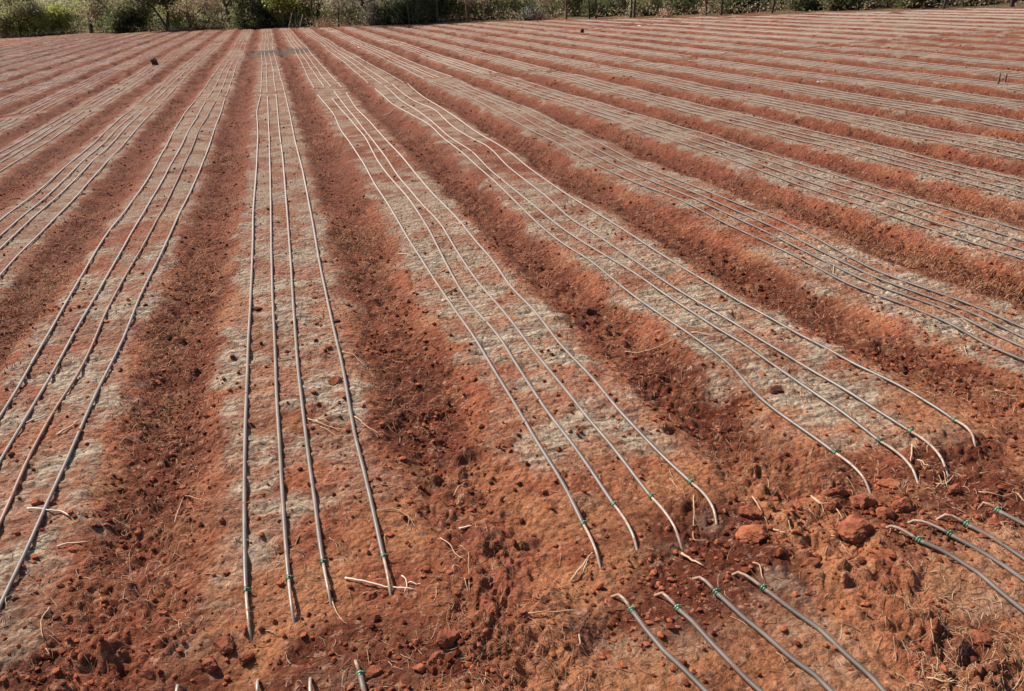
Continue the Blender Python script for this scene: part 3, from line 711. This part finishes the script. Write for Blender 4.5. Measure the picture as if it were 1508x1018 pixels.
twig([1372,716, 1388,720, 1398,712, 1404,706], .0022, straw_mat, 'tuft of straw at the third buried end on the right bed', [[1380,705, 1392,722], [1388,700, 1394,724], [1378,722, 1398,706]])
twig([1465,575, 1500,580], .0036, straw_mat, 'pale straight stalk at the right edge above the bed end')
twig([1420,508, 1424,522], .0022, straw_mat, 'small straw bundle on the fourth bed end', [[1405,516, 1425,514]])
twig([1229,385, 1227,399, 1234,402], .0026, straw_mat, 'curled straw in the third furrow', [[1236,380, 1230,372]])

# two weather-worn stakes standing in the far right rows
stake_mat = noise_mat('weathered_stake', (0.16, 0.075, 0.05), (0.26, 0.13, 0.09), 20, rough=0.9)
def post(x, y, h, r, mat, label, lean=(0, 0), name='fence_post', cat='fence post', group='posts along the field edge', seed=0):
    rr = np.random.default_rng(seed+500); n = 7; zz = np.linspace(-0.15, h, n)
    P = np.stack([lean[0]*zz/h*h*0.1+rr.normal(0, r*0.18, n), lean[1]*zz*0.1+rr.normal(0, r*0.18, n), zz], 1)
    mb = MB(); sweep(mb, P, r*np.linspace(1.1, 0.85, n)*rr.uniform(.92, 1.08, n), None, 8)
    o = link(name, mb.mesh(name, mat, True), None, (x, y, gz(x, y, 0.1)))
    return tag(o, label, cat, group)
for px, py, h_, lb, sd_ in ((1469, 127, .15, 'left reddish stake of two standing in the far right rows', 1), (1480, 122, .13, 'right reddish stake of two standing in the far right rows', 2)):
    x, y = at([px], [py]); post(float(x[0]), float(y[0]), h_, .014, stake_mat, lb, (.3*sd_, 0), 'stake', 'stake', None, sd_)

# ------------------------------------------------------------------ countless litter: crumbs and straw
ico_v = []
bm = bmesh.new(); bmesh.ops.create_icosphere(bm, subdivisions=1, radius=1.0)
IV = np.array([v_.co[:] for v_ in bm.verts]); IF = np.array([[v_.index for v_ in f_.verts] for f_ in bm.faces]); bm.free()
def scatter_xy(n, ymax, ymin=0.7, p=1.0):
    # uniform over the wedge in front of the camera, denser close by
    u = rng.random(n); Y = ymin*(ymax/ymin)**(u**p)
    X = (-0.9-0.34*Y)+rng.random(n)*((1.5+1.12*Y)-(-0.9-0.34*Y))
    return X, Y
def furrow_mask(X, Y):
    s = bed_s(X, Y); f = np.abs(s-np.round(s)); head = 1-sstep(1.75, 2.4, Y)
    return sstep(0.27, 0.42, f), head
def crumbs(n, ymax, smin, smax, mat, name, label, seed):
    r = np.random.default_rng(seed)
    X, Y = scatter_xy(n*4, ymax)
    fu, he = furrow_mask(X, Y)
    cl = sstep(-0.1, 0.5, fbm(X*3, Y*3, 120+seed % 7, 2))
    til = sstep(1.4, 1.6, Y)*(1-sstep(1.8, 2.0, Y))
    keep = r.random(len(X)) < np.clip(0.17+0.65*fu*(1-he)-0.02*he+0.55*til, 0, 1)*(0.3+0.7*cl)
    X, Y = X[keep][:n], Y[keep][:n]; m_ = len(X)
    sz = smin*(smax/smin)**(r.random(m_)**2.2)*(1+0.06*Y)
    Z = terrain(X, Y, 0.0045+0.0036*Y)
    j = 1+r.uniform(-.32, .32, (m_, 12, 1)); ax = r.uniform(.6, 1.25, (m_, 1, 3)); ax[:, :, 2] *= 0.8
    V = IV[None]*j*ax*sz[:, None, None]
    a = r.uniform(0, 6.28, m_); ca, sa = np.cos(a)[:, None], np.sin(a)[:, None]
    V = np.stack([V[..., 0]*ca-V[..., 1]*sa, V[..., 0]*sa+V[..., 1]*ca, V[..., 2]], -1)
    V = V+np.stack([X, Y, Z+sz*0.35], -1)[:, None]
    F_ = (IF[None]+(np.arange(m_)*12)[:, None, None]).reshape(-1, 3)
    me = raw_mesh(name, V.reshape(-1, 3), F_.ravel(), np.full(len(F_), 3), mat, False)
    tag(link(name, me), label, 'soil crumbs', None, 'stuff')
crumb_mat = noise_mat('crumb_soil', (0.10, 0.026, 0.013), (0.29, 0.088, 0.042), 3, rough=0.95, spec=0.1, per_island=True)
crumbs(70000, 24, .0013, .0105, crumb_mat, 'soil_crumbs', 'loose crumbs of red soil scattered over furrows and the bare strip', 11)

def straws(n, ymax, mat, name, label, seed, lmin, lmax, rad, pfur):
    r = np.random.default_rng(seed)
    X, Y = scatter_xy(n*5, ymax, 0.8, 0.95)
    fu, he = furrow_mask(X, Y)
    cl = sstep(-0.05, 0.45, fbm(X*1.9, Y*1.9, 140+seed % 5, 2))
    keep = r.random(len(X)) < (pfur[0]+pfur[1]*fu+pfur[2]*he)*(0.12+0.88*cl)
    X, Y = X[keep][:n], Y[keep][:n]; m_ = len(X)
    Ln = (lmin+(lmax-lmin)*r.random(m_)**2)*(1+0.03*Y); a = r.uniform(0, 6.28, m_); cv = r.normal(0, .55, m_)
    K = 5; tt = np.linspace(0, 1, K)
    ang = a[:, None]+cv[:, None]*tt[None]*1.6
    step = Ln[:, None]/(K-1)
    px = X[:, None]+np.concatenate([np.zeros((m_, 1)), np.cumsum(np.cos(ang[:, 1:])*step, 1)], 1)
    py = Y[:, None]+np.concatenate([np.zeros((m_, 1)), np.cumsum(np.sin(ang[:, 1:])*step, 1)], 1)
    rd = rad*(0.6+0.9*r.random(m_))*(1+0.10*Y)
    pz = terrain(px, py, 0.0045+0.0036*py)+rd[:, None]*0.8+np.abs(r.normal(0, .006, m_))[:, None]*np.sin(tt*3.14*r.uniform(.5, 1.3, m_)[:, None])
    P = np.stack([px, py, pz], -1)
    Tn = np.gradient(P, axis=1); Tn /= np.linalg.norm(Tn, axis=2)[..., None]
    S_ = np.cross(Tn, [0, 0, 1.0]); S_ /= np.linalg.norm(S_, axis=2)[..., None]+1e-9; U_ = np.cross(S_, Tn)
    tp = (1-0.5*tt)[None, :, None]*rd[:, None, None]
    ring = np.stack([P+S_*tp, P+U_*tp*0.9, P-S_*tp], 2)          # m,K,3,3
    V = ring.reshape(-1, 3)
    i = (np.arange(m_)*K*3)[:, None, None]; q = (np.arange(K-1)*3)[None, :, None]; c_ = np.arange(3)[None, None]; d_ = (c_+1) % 3
    F_ = np.stack([i+q+c_, i+q+d_, i+q+3+d_, i+q+3+c_], -1).reshape(-1, 4)
    me = raw_mesh(name, V, F_.ravel(), np.full(len(F_), 4), mat, True)
    tag(link(name, me), label, 'straw litter', None, 'stuff')
straw_litter_mat = noise_mat('straw_litter', (0.28, 0.14, 0.075), (0.52, 0.35, 0.22), 3, rough=0.85, per_island=True)
root_litter_mat = noise_mat('root_litter', (0.20, 0.075, 0.045), (0.34, 0.17, 0.10), 3, rough=0.9, per_island=True)
straws(26000, 34, straw_litter_mat, 'straw_litter', 'short bits of dry straw and grass littering furrows and beds', 21, .010, .062, .0008, (.24, .7, .05))
straws(18000, 30, root_litter_mat, 'root_litter', 'fine reddish roots and stalks tangled in the furrow soil', 22, .015, .09, .0008, (.12, .85, .06))

def tufts(n, mat, name, label, seed):
    r = np.random.default_rng(seed)
    nc_ = n//14
    Yc = 3.0*(55/3.0)**(r.random(nc_*6)**0.85); Xc = (-0.9-0.36*Yc)+r.random(nc_*6)*(2.4+1.5*Yc)
    fu, _ = furrow_mask(Xc, Yc)
    clm = sstep(0.0, 0.45, fbm(Xc*0.9, Yc*0.5, 170, 2)+0.15*(Xc > 0.8))
    k = (r.random(len(Xc)) < (0.02+0.98*fu)*(0.1+0.9*clm)) & (Yc < edge_y(Xc)-0.5)
    Xc, Yc = Xc[k][:nc_], Yc[k][:nc_]
    sc_ = 1+0.045*Yc
    X = np.repeat(Xc, 14)+r.normal(0, .05, len(Xc)*14)*np.repeat(sc_, 14); Y = np.repeat(Yc, 14)+r.normal(0, .05, len(Xc)*14)*np.repeat(sc_, 14)
    s_ = np.repeat(sc_, 14); m_ = len(X)
    Z = terrain(X, Y, 0.0045+0.0036*Y)-0.003
    hgt = r.uniform(.004, .028, m_)*s_; a = r.uniform(0, 6.28, m_); ln = r.uniform(.6, 3.0, m_)*hgt; wd = .0013*s_*r.uniform(.6, 1.5, m_)
    B = np.stack([X, Y, Z], 1); dirv = np.stack([np.cos(a)*ln, np.sin(a)*ln, hgt], 1); sd_ = np.stack([-np.sin(a)*wd, np.cos(a)*wd, 0*wd], 1)
    M_ = B+dirv*np.array([.4, .4, .75])
    V = np.stack([B-sd_, B+sd_, M_+sd_*.8, M_-sd_*.8, B+dirv], 1).reshape(-1, 3)
    i = np.arange(m_)*5
    q = np.stack([i, i+1, i+2, i+3], 1); t3 = np.stack([i+3, i+2, i+4], 1)
    F_ = np.concatenate([q.ravel(), t3.ravel()]); S_ = np.concatenate([np.full(m_, 4), np.full(m_, 3)])
    tag(link(name, raw_mesh(name, V, F_, S_, mat, False)), label, 'dry grass', None, 'stuff')
tuft_mat = noise_mat('dry_tufts', (0.13, 0.042, 0.022), (0.36, 0.19, 0.095), 2, rough=0.9, per_island=True)
tufts(75000, tuft_mat, 'dry_grass', 'reddish dry stubble and root bits along the furrows', 31)

# ------------------------------------------------------------------ tree belt along the far edge
bark = noise_mat('grey_bark', (0.055, 0.042, 0.034), (0.11, 0.085, 0.07), 6, rough=0.95)
bark_red = noise_mat('brown_bark', (0.07, 0.04, 0.028), (0.13, 0.08, 0.055), 6, rough=0.95)
def leaf_mat(name, c1, c2):
    m = noise_mat(name, c1, c2, 1.1, rough=0.7, spec=0.3, per_island=True)
    nt_ = m.node_tree; b = nt_.nodes['Principled BSDF']; out = nt_.nodes['Material Output']
    tr = N(m, 'ShaderNodeBsdfTranslucent'); mx = N(m, 'ShaderNodeMixShader'); mx.inputs[0].default_value = 0.55
    srcs = b.inputs['Base Color'].links[0].from_socket
    L(m, srcs, tr.inputs[0]); L(m, b.outputs[0], mx.inputs[1]); L(m, tr.outputs[0], mx.inputs[2]); L(m, mx.outputs[0], out.inputs[0])
    return m
leaf_dark = leaf_mat('dark_leaves', (0.07, 0.085, 0.035), (0.16, 0.175, 0.08))
leaf_olive = leaf_mat('olive_leaves', (0.21, 0.20, 0.10), (0.38, 0.35, 0.19))
leaf_lime = leaf_mat('lime_leaves', (0.27, 0.29, 0.08), (0.48, 0.48, 0.17))
leaf_dry = leaf_mat('dry_leaves', (0.27, 0.19, 0.115), (0.44, 0.35, 0.23))
leaf_grey = leaf_mat('grey_leaves', (0.20, 0.175, 0.13), (0.36, 0.32, 0.25))

leaf_back = leaf_mat('olive_scrub', (0.17, 0.18, 0.08), (0.33, 0.32, 0.16))  # plain olive leaf colour
leaf_back2 = leaf_mat('pale_scrub', (0.20, 0.19, 0.12), (0.36, 0.34, 0.23))
def leaf_quads(C, n_per, spread, size, r, flat=0.8):
    """cloud of leaf-sized quads round centres C"""
    k = len(C)*n_per
    P = np.repeat(C, n_per, 0)+r.normal(size=(k, 3))*np.array([spread, spread, spread*flat])
    a = r.normal(size=(k, 3)); a /= np.linalg.norm(a, axis=1)[:, None]; b = r.normal(size=(k, 3)); b = np.cross(a, b); b /= np.linalg.norm(b, axis=1)[:, None]
    s_ = size*r.uniform(.5, 1.3, k)[:, None]
    V = np.stack([P-a*s_, P+b*s_*0.45, P+a*s_, P-b*s_*0.45], 1).reshape(-1, 3)
    return V, np.arange(k*4).reshape(-1, 4)

def grow(mb, p, d, length, rad, depth, r, tips, spread=0.6, up=0.25):
    n = 6; P = [p]; d = d/np.linalg.norm(d)
    for i in range(n-1):
        d = d+r.normal(0, .13, 3)+np.array([0, 0, up*0.12]); d /= np.linalg.norm(d); P.append(P[-1]+d*length/(n-1))
    P = np.array(P); sweep(mb, P, np.linspace(rad, rad*0.62, n), None, 7 if depth > 2 else 5)
    if depth <= 2: tips.append(P[-1]); tips.append(P[3])
    if depth == 0: return
    for i in range(2 if r.random() < .45 else 3):
        nd = d+r.normal(0, spread, 3); nd[2] = abs(nd[2])*0.7+up
        st = P[-1] if i < 2 else P[3]
        grow(mb, st, nd, length*r.uniform(.6, .85), rad*0.6, depth-1, r, tips, spread, up)

def tree_parts(kind, seed):
    r = np.random.default_rng(seed); mb = MB(); tips = []
    if kind == 'acacia':
        nst = 2 if seed % 3 else 1
        for i in range(nst):
            grow(mb, np.array([0.12*i, 0, -0.1]), np.array([(-0.5 if i else 0.35)*(nst > 1)+r.normal(0, .1), r.normal(0, .1), 1.0]), r.uniform(1.2, 1.7), r.uniform(.09, .13), 4, r, tips, 0.75, 0.15)
        C = np.array(tips); C = C[C[:, 2] > 1.9]
        V, F_ = leaf_quads(C, 40, 0.34, 0.085, r)
    elif kind == 'shrub':
        for i in range(7):
            a = i*0.9+r.random(); grow(mb, np.array([0.1*math.cos(a), 0.1*math.sin(a), -0.05]), np.array([math.cos(a)*.55, math.sin(a)*.55, 1.0]), r.uniform(.45, .75), .018, 2, r, tips, 0.6, 0.3)
        V, F_ = leaf_quads(np.array(tips), 42, 0.17, 0.06, r)
    elif kind == 'bare':
        for i in range(11):
            a = i*0.6+r.random(); grow(mb, np.array([0.2*math.cos(a), 0.2*math.sin(a), -0.05]), np.array([math.cos(a)*.5, math.sin(a)*.5, 1.0]), r.uniform(.5, .9), .014, 3, r, tips, 0.5, 0.3)
        V, F_ = leaf_quads(np.array(tips), 5, 0.13, 0.04, r)
    elif kind == 'bush':
        for i in range(6):
            a = i*1.05+r.random(); grow(mb, np.array([0.1*math.cos(a), 0.1*math.sin(a), -0.05]), np.array([math.cos(a)*.9, math.sin(a)*.9, 1.0]), r.uniform(.4, .7), .02, 2, r, tips, 0.7, 0.15)
        C = np.array(tips); C = np.concatenate([C, C*np.array([1.05, 1.05, .45])])
        V, F_ = leaf_quads(C, 45, 0.16, 0.055, r)
    lb = MB(); lb.add(V, F_, 4)
    return mb, lb
PROTO = {}
def plant(kind, variant, x, y, scale, rot, label, cat, leaves, bk=bark, name=None, group=None):
    key = (kind, variant, leaves.name)
    if key not in PROTO:
        a, b_ = tree_parts(kind, variant*13+{'acacia': 1, 'shrub': 2, 'bare': 3, 'bush': 4}[kind])
        PROTO[key] = (a.mesh('trunk', bk, True), b_.mesh('crown', leaves, False))
    tm, cm = PROTO[key]
    e = link(name, None, None, (x, y, gz(x, y, .1))); e.rotation_euler = (0, 0, rot); e.scale = (scale, scale, scale)
    tag(e, label, cat, group)
    link('trunk' if kind == 'acacia' else 'stems', tm, e); link('crown' if kind != 'bare' else 'twigs', cm, e)
    return e
def spot(px, back=0.8):
    """a point `back` metres behind the field edge in the direction of pixel column px"""
    xs = [-150, 0, 100, 200, 300, 400, 520, 600, 754, 900, 1000, 1150, 1250, 1400, 1508, 1750]
    py = np.interp(px, xs, [62, 57, 51, 48.5, 45, 42, 40, 37, 31.5, 28, 26, 20.5, 18, 13.5, 11.5, 5])
    x, y = at([px], [py]); x, y = float(x[0]), float(y[0]); d = math.hypot(x, y)
    f_ = (d+back*1.6)/d
    return x*f_, y*f_
BELT = [
 # px, back, kind, variant, scale, leaves, label
 (8, 1.2, 'shrub', 1, 1.5, leaf_olive, 'olive shrub at the left edge of the tree line'),
 (14, 3.0, 'acacia', 2, 1.15, leaf_olive, 'leaning olive tree nearest the left edge'),
 (32, 1.0, 'acacia', 4, 0.95, leaf_olive, 'slim leaning tree second from the left edge'),
 (52, 1.6, 'shrub', 2, 1.6, leaf_lime, 'bright yellow-green shrub between the slim tree and the forked tree'),
 (74, 1.2, 'shrub', 3, 1.3, leaf_lime, 'yellow-green shrub, rightmost of the bright pair at left'),
 (96, 2.0, 'shrub', 1, 1.7, leaf_lime, 'tall lime shrub just left of the big forked tree'),
 (134, 0.9, 'acacia', 5, 1.55, leaf_dark, 'big forked dark tree in the left part of the tree line'),
 (112, 3.2, 'bare', 1, 1.8, leaf_grey, 'bare grey shrub behind the big forked tree'),
 (160, 2.0, 'bare', 2, 1.6, leaf_dry, 'dry brown shrub right of the big forked tree'),
 (172, 3.5, 'shrub', 2, 2.0, leaf_olive, 'tall olive shrub behind the dark bush at left'),
 (188, 1.3, 'bush', 1, 1.7, leaf_dark, 'dark rounded bush between two olive shrubs at left'),
 (210, 2.5, 'shrub', 3, 2.0, leaf_olive, 'olive shrub above the short brown stump'),
 (248, 1.2, 'acacia', 3, 1.2, leaf_dark, 'single-trunk dark tree left of the field head'),
 (262, 3.0, 'shrub', 1, 1.4, leaf_lime, 'pale green shrub behind the single-trunk tree'),
 (282, 2.2, 'acacia', 7, 1.0, leaf_dark, 'small dark tree with low crown beside grey brush'),
 (296, 1.2, 'bare', 3, 1.5, leaf_dry, 'bare brown brush left of the two thin trunks'),
 (322, 1.6, 'bare', 1, 1.7, leaf_dry, 'wide bare brown brush in front of two thin trunks'),
 (342, 1.3, 'acacia', 8, 1.3, leaf_grey, 'thin V-shaped grey tree above the left hoses'),
 (364, 1.0, 'acacia', 6, 1.0, leaf_dark, 'thin straight tree left of the dark mound bush'),
 (384, 1.0, 'bush', 2, 1.9, leaf_dark, 'dark mound bush at the head of the straight-ahead bed'),
 (402, 1.8, 'shrub', 2, 1.5, leaf_lime, 'bright green shrub right of the dark mound bush'),
 (428, 1.6, 'shrub', 3, 1.6, leaf_lime, 'bright green shrub behind the pale leaning sticks'),
 (450, 2.2, 'shrub', 1, 1.9, leaf_lime, 'tallest bright green shrub at the centre left'),
 (470, 3.2, 'acacia', 9, 1.2, leaf_dark, 'dark tree behind the brush pile'),
 (500, 2.0, 'bare', 2, 1.6, leaf_dry, 'dry thorny brush right of the brush pile'),
 (524, 1.4, 'bare', 3, 1.4, leaf_grey, 'grey bare brush left of the large fork'),
 (545, 0.9, 'acacia', 10, 1.35, leaf_olive, 'large forked tree at the centre of the tree line'),
 (566, 1.0, 'bush', 3, 1.1, leaf_grey, 'greyish low bush at the foot of the large fork'),
 (588, 1.2, 'bush', 1, 1.2, leaf_dark, 'low dark bush right of the large fork'),
 (610, 1.2, 'bush', 2, 1.2, leaf_dark, 'low dark bush by the first tall post'),
 (634, 1.1, 'bush', 3, 1.2, leaf_dark, 'low dark bush left of the second tall post'),
 (600, 3.0, 'shrub', 2, 1.8, leaf_olive, 'olive shrub behind the low dark bushes'),
 (662, 1.8, 'shrub', 1, 1.3, leaf_olive, 'olive shrub right of the second tall post'),
 (684, 2.0, 'shrub', 3, 1.4, leaf_lime, 'yellowish shrub with a white scrap before it'),
 (712, 1.3, 'bare', 1, 1.1, leaf_dry, 'tangled pale brush left of the spiky clump'),
 (738, 1.8, 'shrub', 2, 1.2, leaf_olive, 'green shrub just left of the spiky clump'),
 (812, 1.6, 'bare', 2, 1.0, leaf_dry, 'dry brush right of the spiky clump'),
 (850, 1.6, 'shrub', 3, 1.1, leaf_olive, 'olive shrub between the reddish post and twin trunks'),
 (884, 1.2, 'bush', 1, 0.9, leaf_dark, 'dark low bush left of the twin posts'),
 (915, 1.6, 'shrub', 1, 1.0, leaf_grey, 'grey-green shrub touching the twin posts'),
 (950, 1.1, 'bush', 2, 0.9, leaf_olive, 'olive low bush right of the twin posts'),
 (978, 1.5, 'bare', 3, 0.9, leaf_dry, 'dead brush with pale curled stems'),
 (1012, 1.5, 'shrub', 2, 0.9, leaf_olive, 'olive shrub left of the black post'),
 (1040, 1.8, 'bare', 1, 0.9, leaf_dry, 'reddish dry brush left of the black post'),
 (1082, 1.0, 'bush', 3, 0.75, leaf_dark, 'dark purple-grey bush right of the black post'),
 (1110, 1.5, 'shrub', 3, 0.9, leaf_olive, 'olive shrub left of the slanting dark post'),
 (1155, 1.5, 'shrub', 1, 0.9, leaf_lime, 'yellow-green shrub right of the slanting dark post'),
 (1188, 1.0, 'bush', 1, 0.75, leaf_dark, 'small dark bush left of the blackest bush'),
 (1215, 1.4, 'bare', 2, 0.8, leaf_dry, 'dry stems before the blackest bush'),
 (1242, 0.9, 'bush', 2, 0.95, leaf_dark, 'blackest bush on the right half of the tree line'),
 (1262, 1.4, 'bush', 3, 0.8, leaf_dark, 'dark bush joined to the right of the blackest bush'),
 (1288, 1.2, 'bare', 3, 0.7, leaf_dry, 'thorny dead brush with a dark log'),
 (1318, 1.8, 'shrub', 2, 0.8, leaf_dry, 'tan dry shrub right of the thin curved trunk'),
 (1345, 0.9, 'bush', 1, 0.7, leaf_dark, 'low dark bush with a white speck before it'),
 (1372, 1.1, 'bush', 2, 0.75, leaf_dark, 'dark bush left of the third last post'),
 (1402, 1.4, 'bare', 1, 0.7, leaf_grey, 'bare pale stems on the right part of the tree line'),
 (1432, 1.0, 'bush', 3, 0.75, leaf_dark, 'wide dark bush near the right edge'),
 (1462, 1.5, 'bare', 2, 0.7, leaf_dry, 'dry thorn brush beside the rightmost post'),
 (1500, 1.6, 'shrub', 1, 0.8, leaf_dry, 'tan shrub at the right edge of the tree line'),
 (905, 4.0, 'acacia', 2, 1.2, leaf_olive, 'olive tree behind the twin posts'),
 (720, 4.0, 'acacia', 4, 1.3, leaf_olive, 'olive tree behind the tangled pale brush'),
 (1130, 4.0, 'acacia', 5, 1.2, leaf_olive, 'olive tree behind the right hand shrubs'),
 (1380, 4.0, 'acacia', 3, 1.1, leaf_olive, 'rightmost olive tree behind the dark bushes'),
 (1306, 1.0, 'acacia', 8, 0.8, leaf_olive, 'thin curved trunk tree left of the tan dry shrub'),
]
for i, (px, bk_, kind, var, scl, lm, lab) in enumerate(BELT):
    x, y = spot(px, bk_)
    nm = {'acacia': 'thorn_tree', 'shrub': 'leafy_shrub', 'bare': 'bare_shrub', 'bush': 'dense_bush'}[kind]
    ct = {'acacia': 'tree', 'shrub': 'shrub', 'bare': 'shrub', 'bush': 'bush'}[kind]
    plant(kind, var, x, y, scl*0.9, (i*2.399) % 6.28, lab, ct, lm, bark if kind != 'bare' else bark_red, nm, 'trees and shrubs along the field edge')

# spiky clump
def agave(px, label, sc_, seed):
    x, y = spot(px, 0.6); r = np.random.default_rng(seed); mb = MB()
    for i in range(95):
        a = r.uniform(0, 6.28); el = r.uniform(.15, 1.45); ln = r.uniform(.55, .95)*sc_
        b0 = np.array([r.normal(0, .28), r.normal(0, .28), 0.0])*sc_
        d = np.array([math.cos(a)*math.cos(el), math.sin(a)*math.cos(el), math.sin(el)])
        tt = np.linspace(0, 1, 5)[:, None]; P = b0+d*ln*tt+np.array([0, 0, -0.12])*tt**2*ln
        sweep(mb, P, np.array([.03, .035, .028, .017, .003])*sc_, np.array([.01, .01, .008, .005, .002])*sc_, 5)
    o = link('spiky_clump', mb.mesh('spiky_clump', noise_mat('agave_leaf', (0.07, 0.065, 0.06), (0.21, 0.19, 0.17), 5, rough=0.6, per_island=True), True), None, (x, y, gz(x, y, .1)))
    tag(o, label, 'agave')
agave(785, 'dark grey clump of spiky upright leaves at the field edge', 1.0, 3)

# posts
pm = noise_mat('old_post', (0.045, 0.032, 0.025), (0.10, 0.075, 0.06), 8, rough=0.95)
pr = noise_mat('reddish_post', (0.14, 0.07, 0.04), (0.22, 0.12, 0.075), 8, rough=0.95)
POSTS = [(222, .75, pr, 'short reddish stump-like post under the olive shrub'), (418, 1.0, pm, 'grey post left of the pale leaning sticks'),
 (437, 1.1, pm, 'dark post in front of the bright green shrubs'), (464, 1.3, pm, 'tall black post left of the brush pile'),
 (499, .95, pm, 'short dark post right of the brush pile'), (604, 1.5, pm, 'tall dark post among the low dark bushes'),
 (646, 1.5, pm, 'tall dark post at the right end of the low dark bushes'), (688, 1.1, pr, 'brown post left of the white scrap'),
 (834, 1.3, pr, 'rusty-footed post right of the spiky clump'), (868, 1.3, pm, 'dark post among shrubs, third left of the twin posts'),
 (878, 1.3, pm, 'dark post close left of the twin posts'), (929, 1.4, pm, 'left post of the twin posts'), (934, 1.4, pm, 'right post of the twin posts'),
 (1062, 1.2, pm, 'black post left of the purple-grey bush'), (1137, 1.2, pm, 'slanting dark post between two yellow-green shrubs'),
 (1390, 1.2, pm, 'dark post between the dark bushes at right'), (1490, 1.2, pm, 'thick post by the right edge'), (1040, 1.0, pr, 'reddish post left of the black post')]
for i, (px, h_, m_, lab) in enumerate(POSTS):
    x, y = spot(px, 0.25); post(x, y, h_, .045 if px != 1490 else .07, m_, lab, (random.uniform(-1, 1), random.uniform(-1, 1)), seed=i)
# pale leaning sticks and the brush pile
def stick(px, h_, lean, label, r_=.02, name='leaning_stick'):
    x, y = spot(px, 0.05); z = gz(x, y, .1); mb = MB()
    sweep(mb, np.array([[0, 0, -.05], [lean*.35, .03, h_*.35], [lean*.7, 0, h_*.7], [lean, 0, h_]]), [r_, r_, r_*.8, r_*.6], None, 6)
    tag(link(name, mb.mesh(name, pale_twig, True), None, (x, y, z)), label, 'stick')
stick(425, .85, .35, 'taller pale stick leaning right before the green shrubs')
stick(441, .7, .3, 'shorter pale stick leaning right before the dark post')
def brush_pile(px, label, seed, sc_=1.0, n=34, mat=None):
    x, y = spot(px, 0.0); r = np.random.default_rng(seed); mb = MB()
    for i in range(n):
        a = r.uniform(0, 6.28); c_ = r.normal(0, .35, 3)*np.array([1, 1, 0])*sc_; l_ = r.uniform(.4, .9)*sc_; el = r.uniform(0, 1.2)
        d = np.array([math.cos(a)*math.cos(el), math.sin(a)*math.cos(el), math.sin(el)])
        P = np.array([c_+d*l_*q+np.array([0, 0, .03+.06*math.sin(q*3)]) for q in np.linspace(0, 1, 5)])+r.normal(0, .012, (5, 3))
        sweep(mb, P, np.linspace(.014, .006, 5), None, 5)
    tag(link('brush_pile', mb.mesh('brush_pile', mat or straw_mat, True), None, (x, y, gz(x, y, .1))), label, 'brush pile')
brush_pile(478, 'heap of pale cut branches between two dark posts', 1, 1.1, 46)
brush_pile(980, 'small heap of pale curled branches at the field edge', 2, .6, 26)
brush_pile(800, 'low heap of grey branches beside the spiky clump', 4, .6, 26, dark_twig)

# undergrowth and far thicket: nobody could count it
def thicket(name, label, n, back0, back1, hmax, mat, seed, size):
    r = np.random.default_rng(seed)
    tt = r.random(n); px = -260+tt*(1900+260)
    ii = np.linspace(-300, 1950, 60); S = np.array([spot(p, 0.0) for p in ii])
    x = np.interp(px, ii, S[:, 0]); y = np.interp(px, ii, S[:, 1]); d = np.hypot(x, y)
    b_ = back0+(back1-back0)*r.random(n); fct = (d+b_*1.6)/d; x, y = x*fct, y*fct
    top = hmax*(0.45+0.55*(vn(x/1.6, y/1.6, 150+seed)*0.5+0.5))
    dens = sstep(-.5, .2, vn(x/0.9, y/0.9, 160+seed)); k = r.random(n) < 0.15+.85*dens
    x, y, top = x[k], y[k], top[k]; z = terrain(x, y, .3)+top*r.random(len(x))**1.15
    V, F_ = leaf_quads(np.stack([x, y, z], 1), 5, 0.10, size, r)
    me = raw_mesh(name, V, F_.ravel(), np.full(len(F_), 4), mat, False)
    tag(link(name, me), label, 'undergrowth', None, 'stuff')
thicket('dry_undergrowth', 'low dry grass and weeds at the foot of the tree line', 9000, .2, 3.5, .55, leaf_dry, 1, .05)
thicket('dark_undergrowth', 'low dark scrub under the trees at the field edge', 16000, .8, 5.0, .9, leaf_dark, 2, .06)
thicket('olive_thicket', 'olive scrub filling the view behind the tree line', 16000, 3.2, 8, 2.4, leaf_back, 3, .10)
thicket('grey_thicket', 'greyish scrub far behind the tree line', 14000, 7, 14, 4.5, leaf_back2, 4, .13)
thicket('green_thicket', 'mass of dark green wood behind everything', 16000, 10, 22, 7.5, leaf_back, 5, .18)
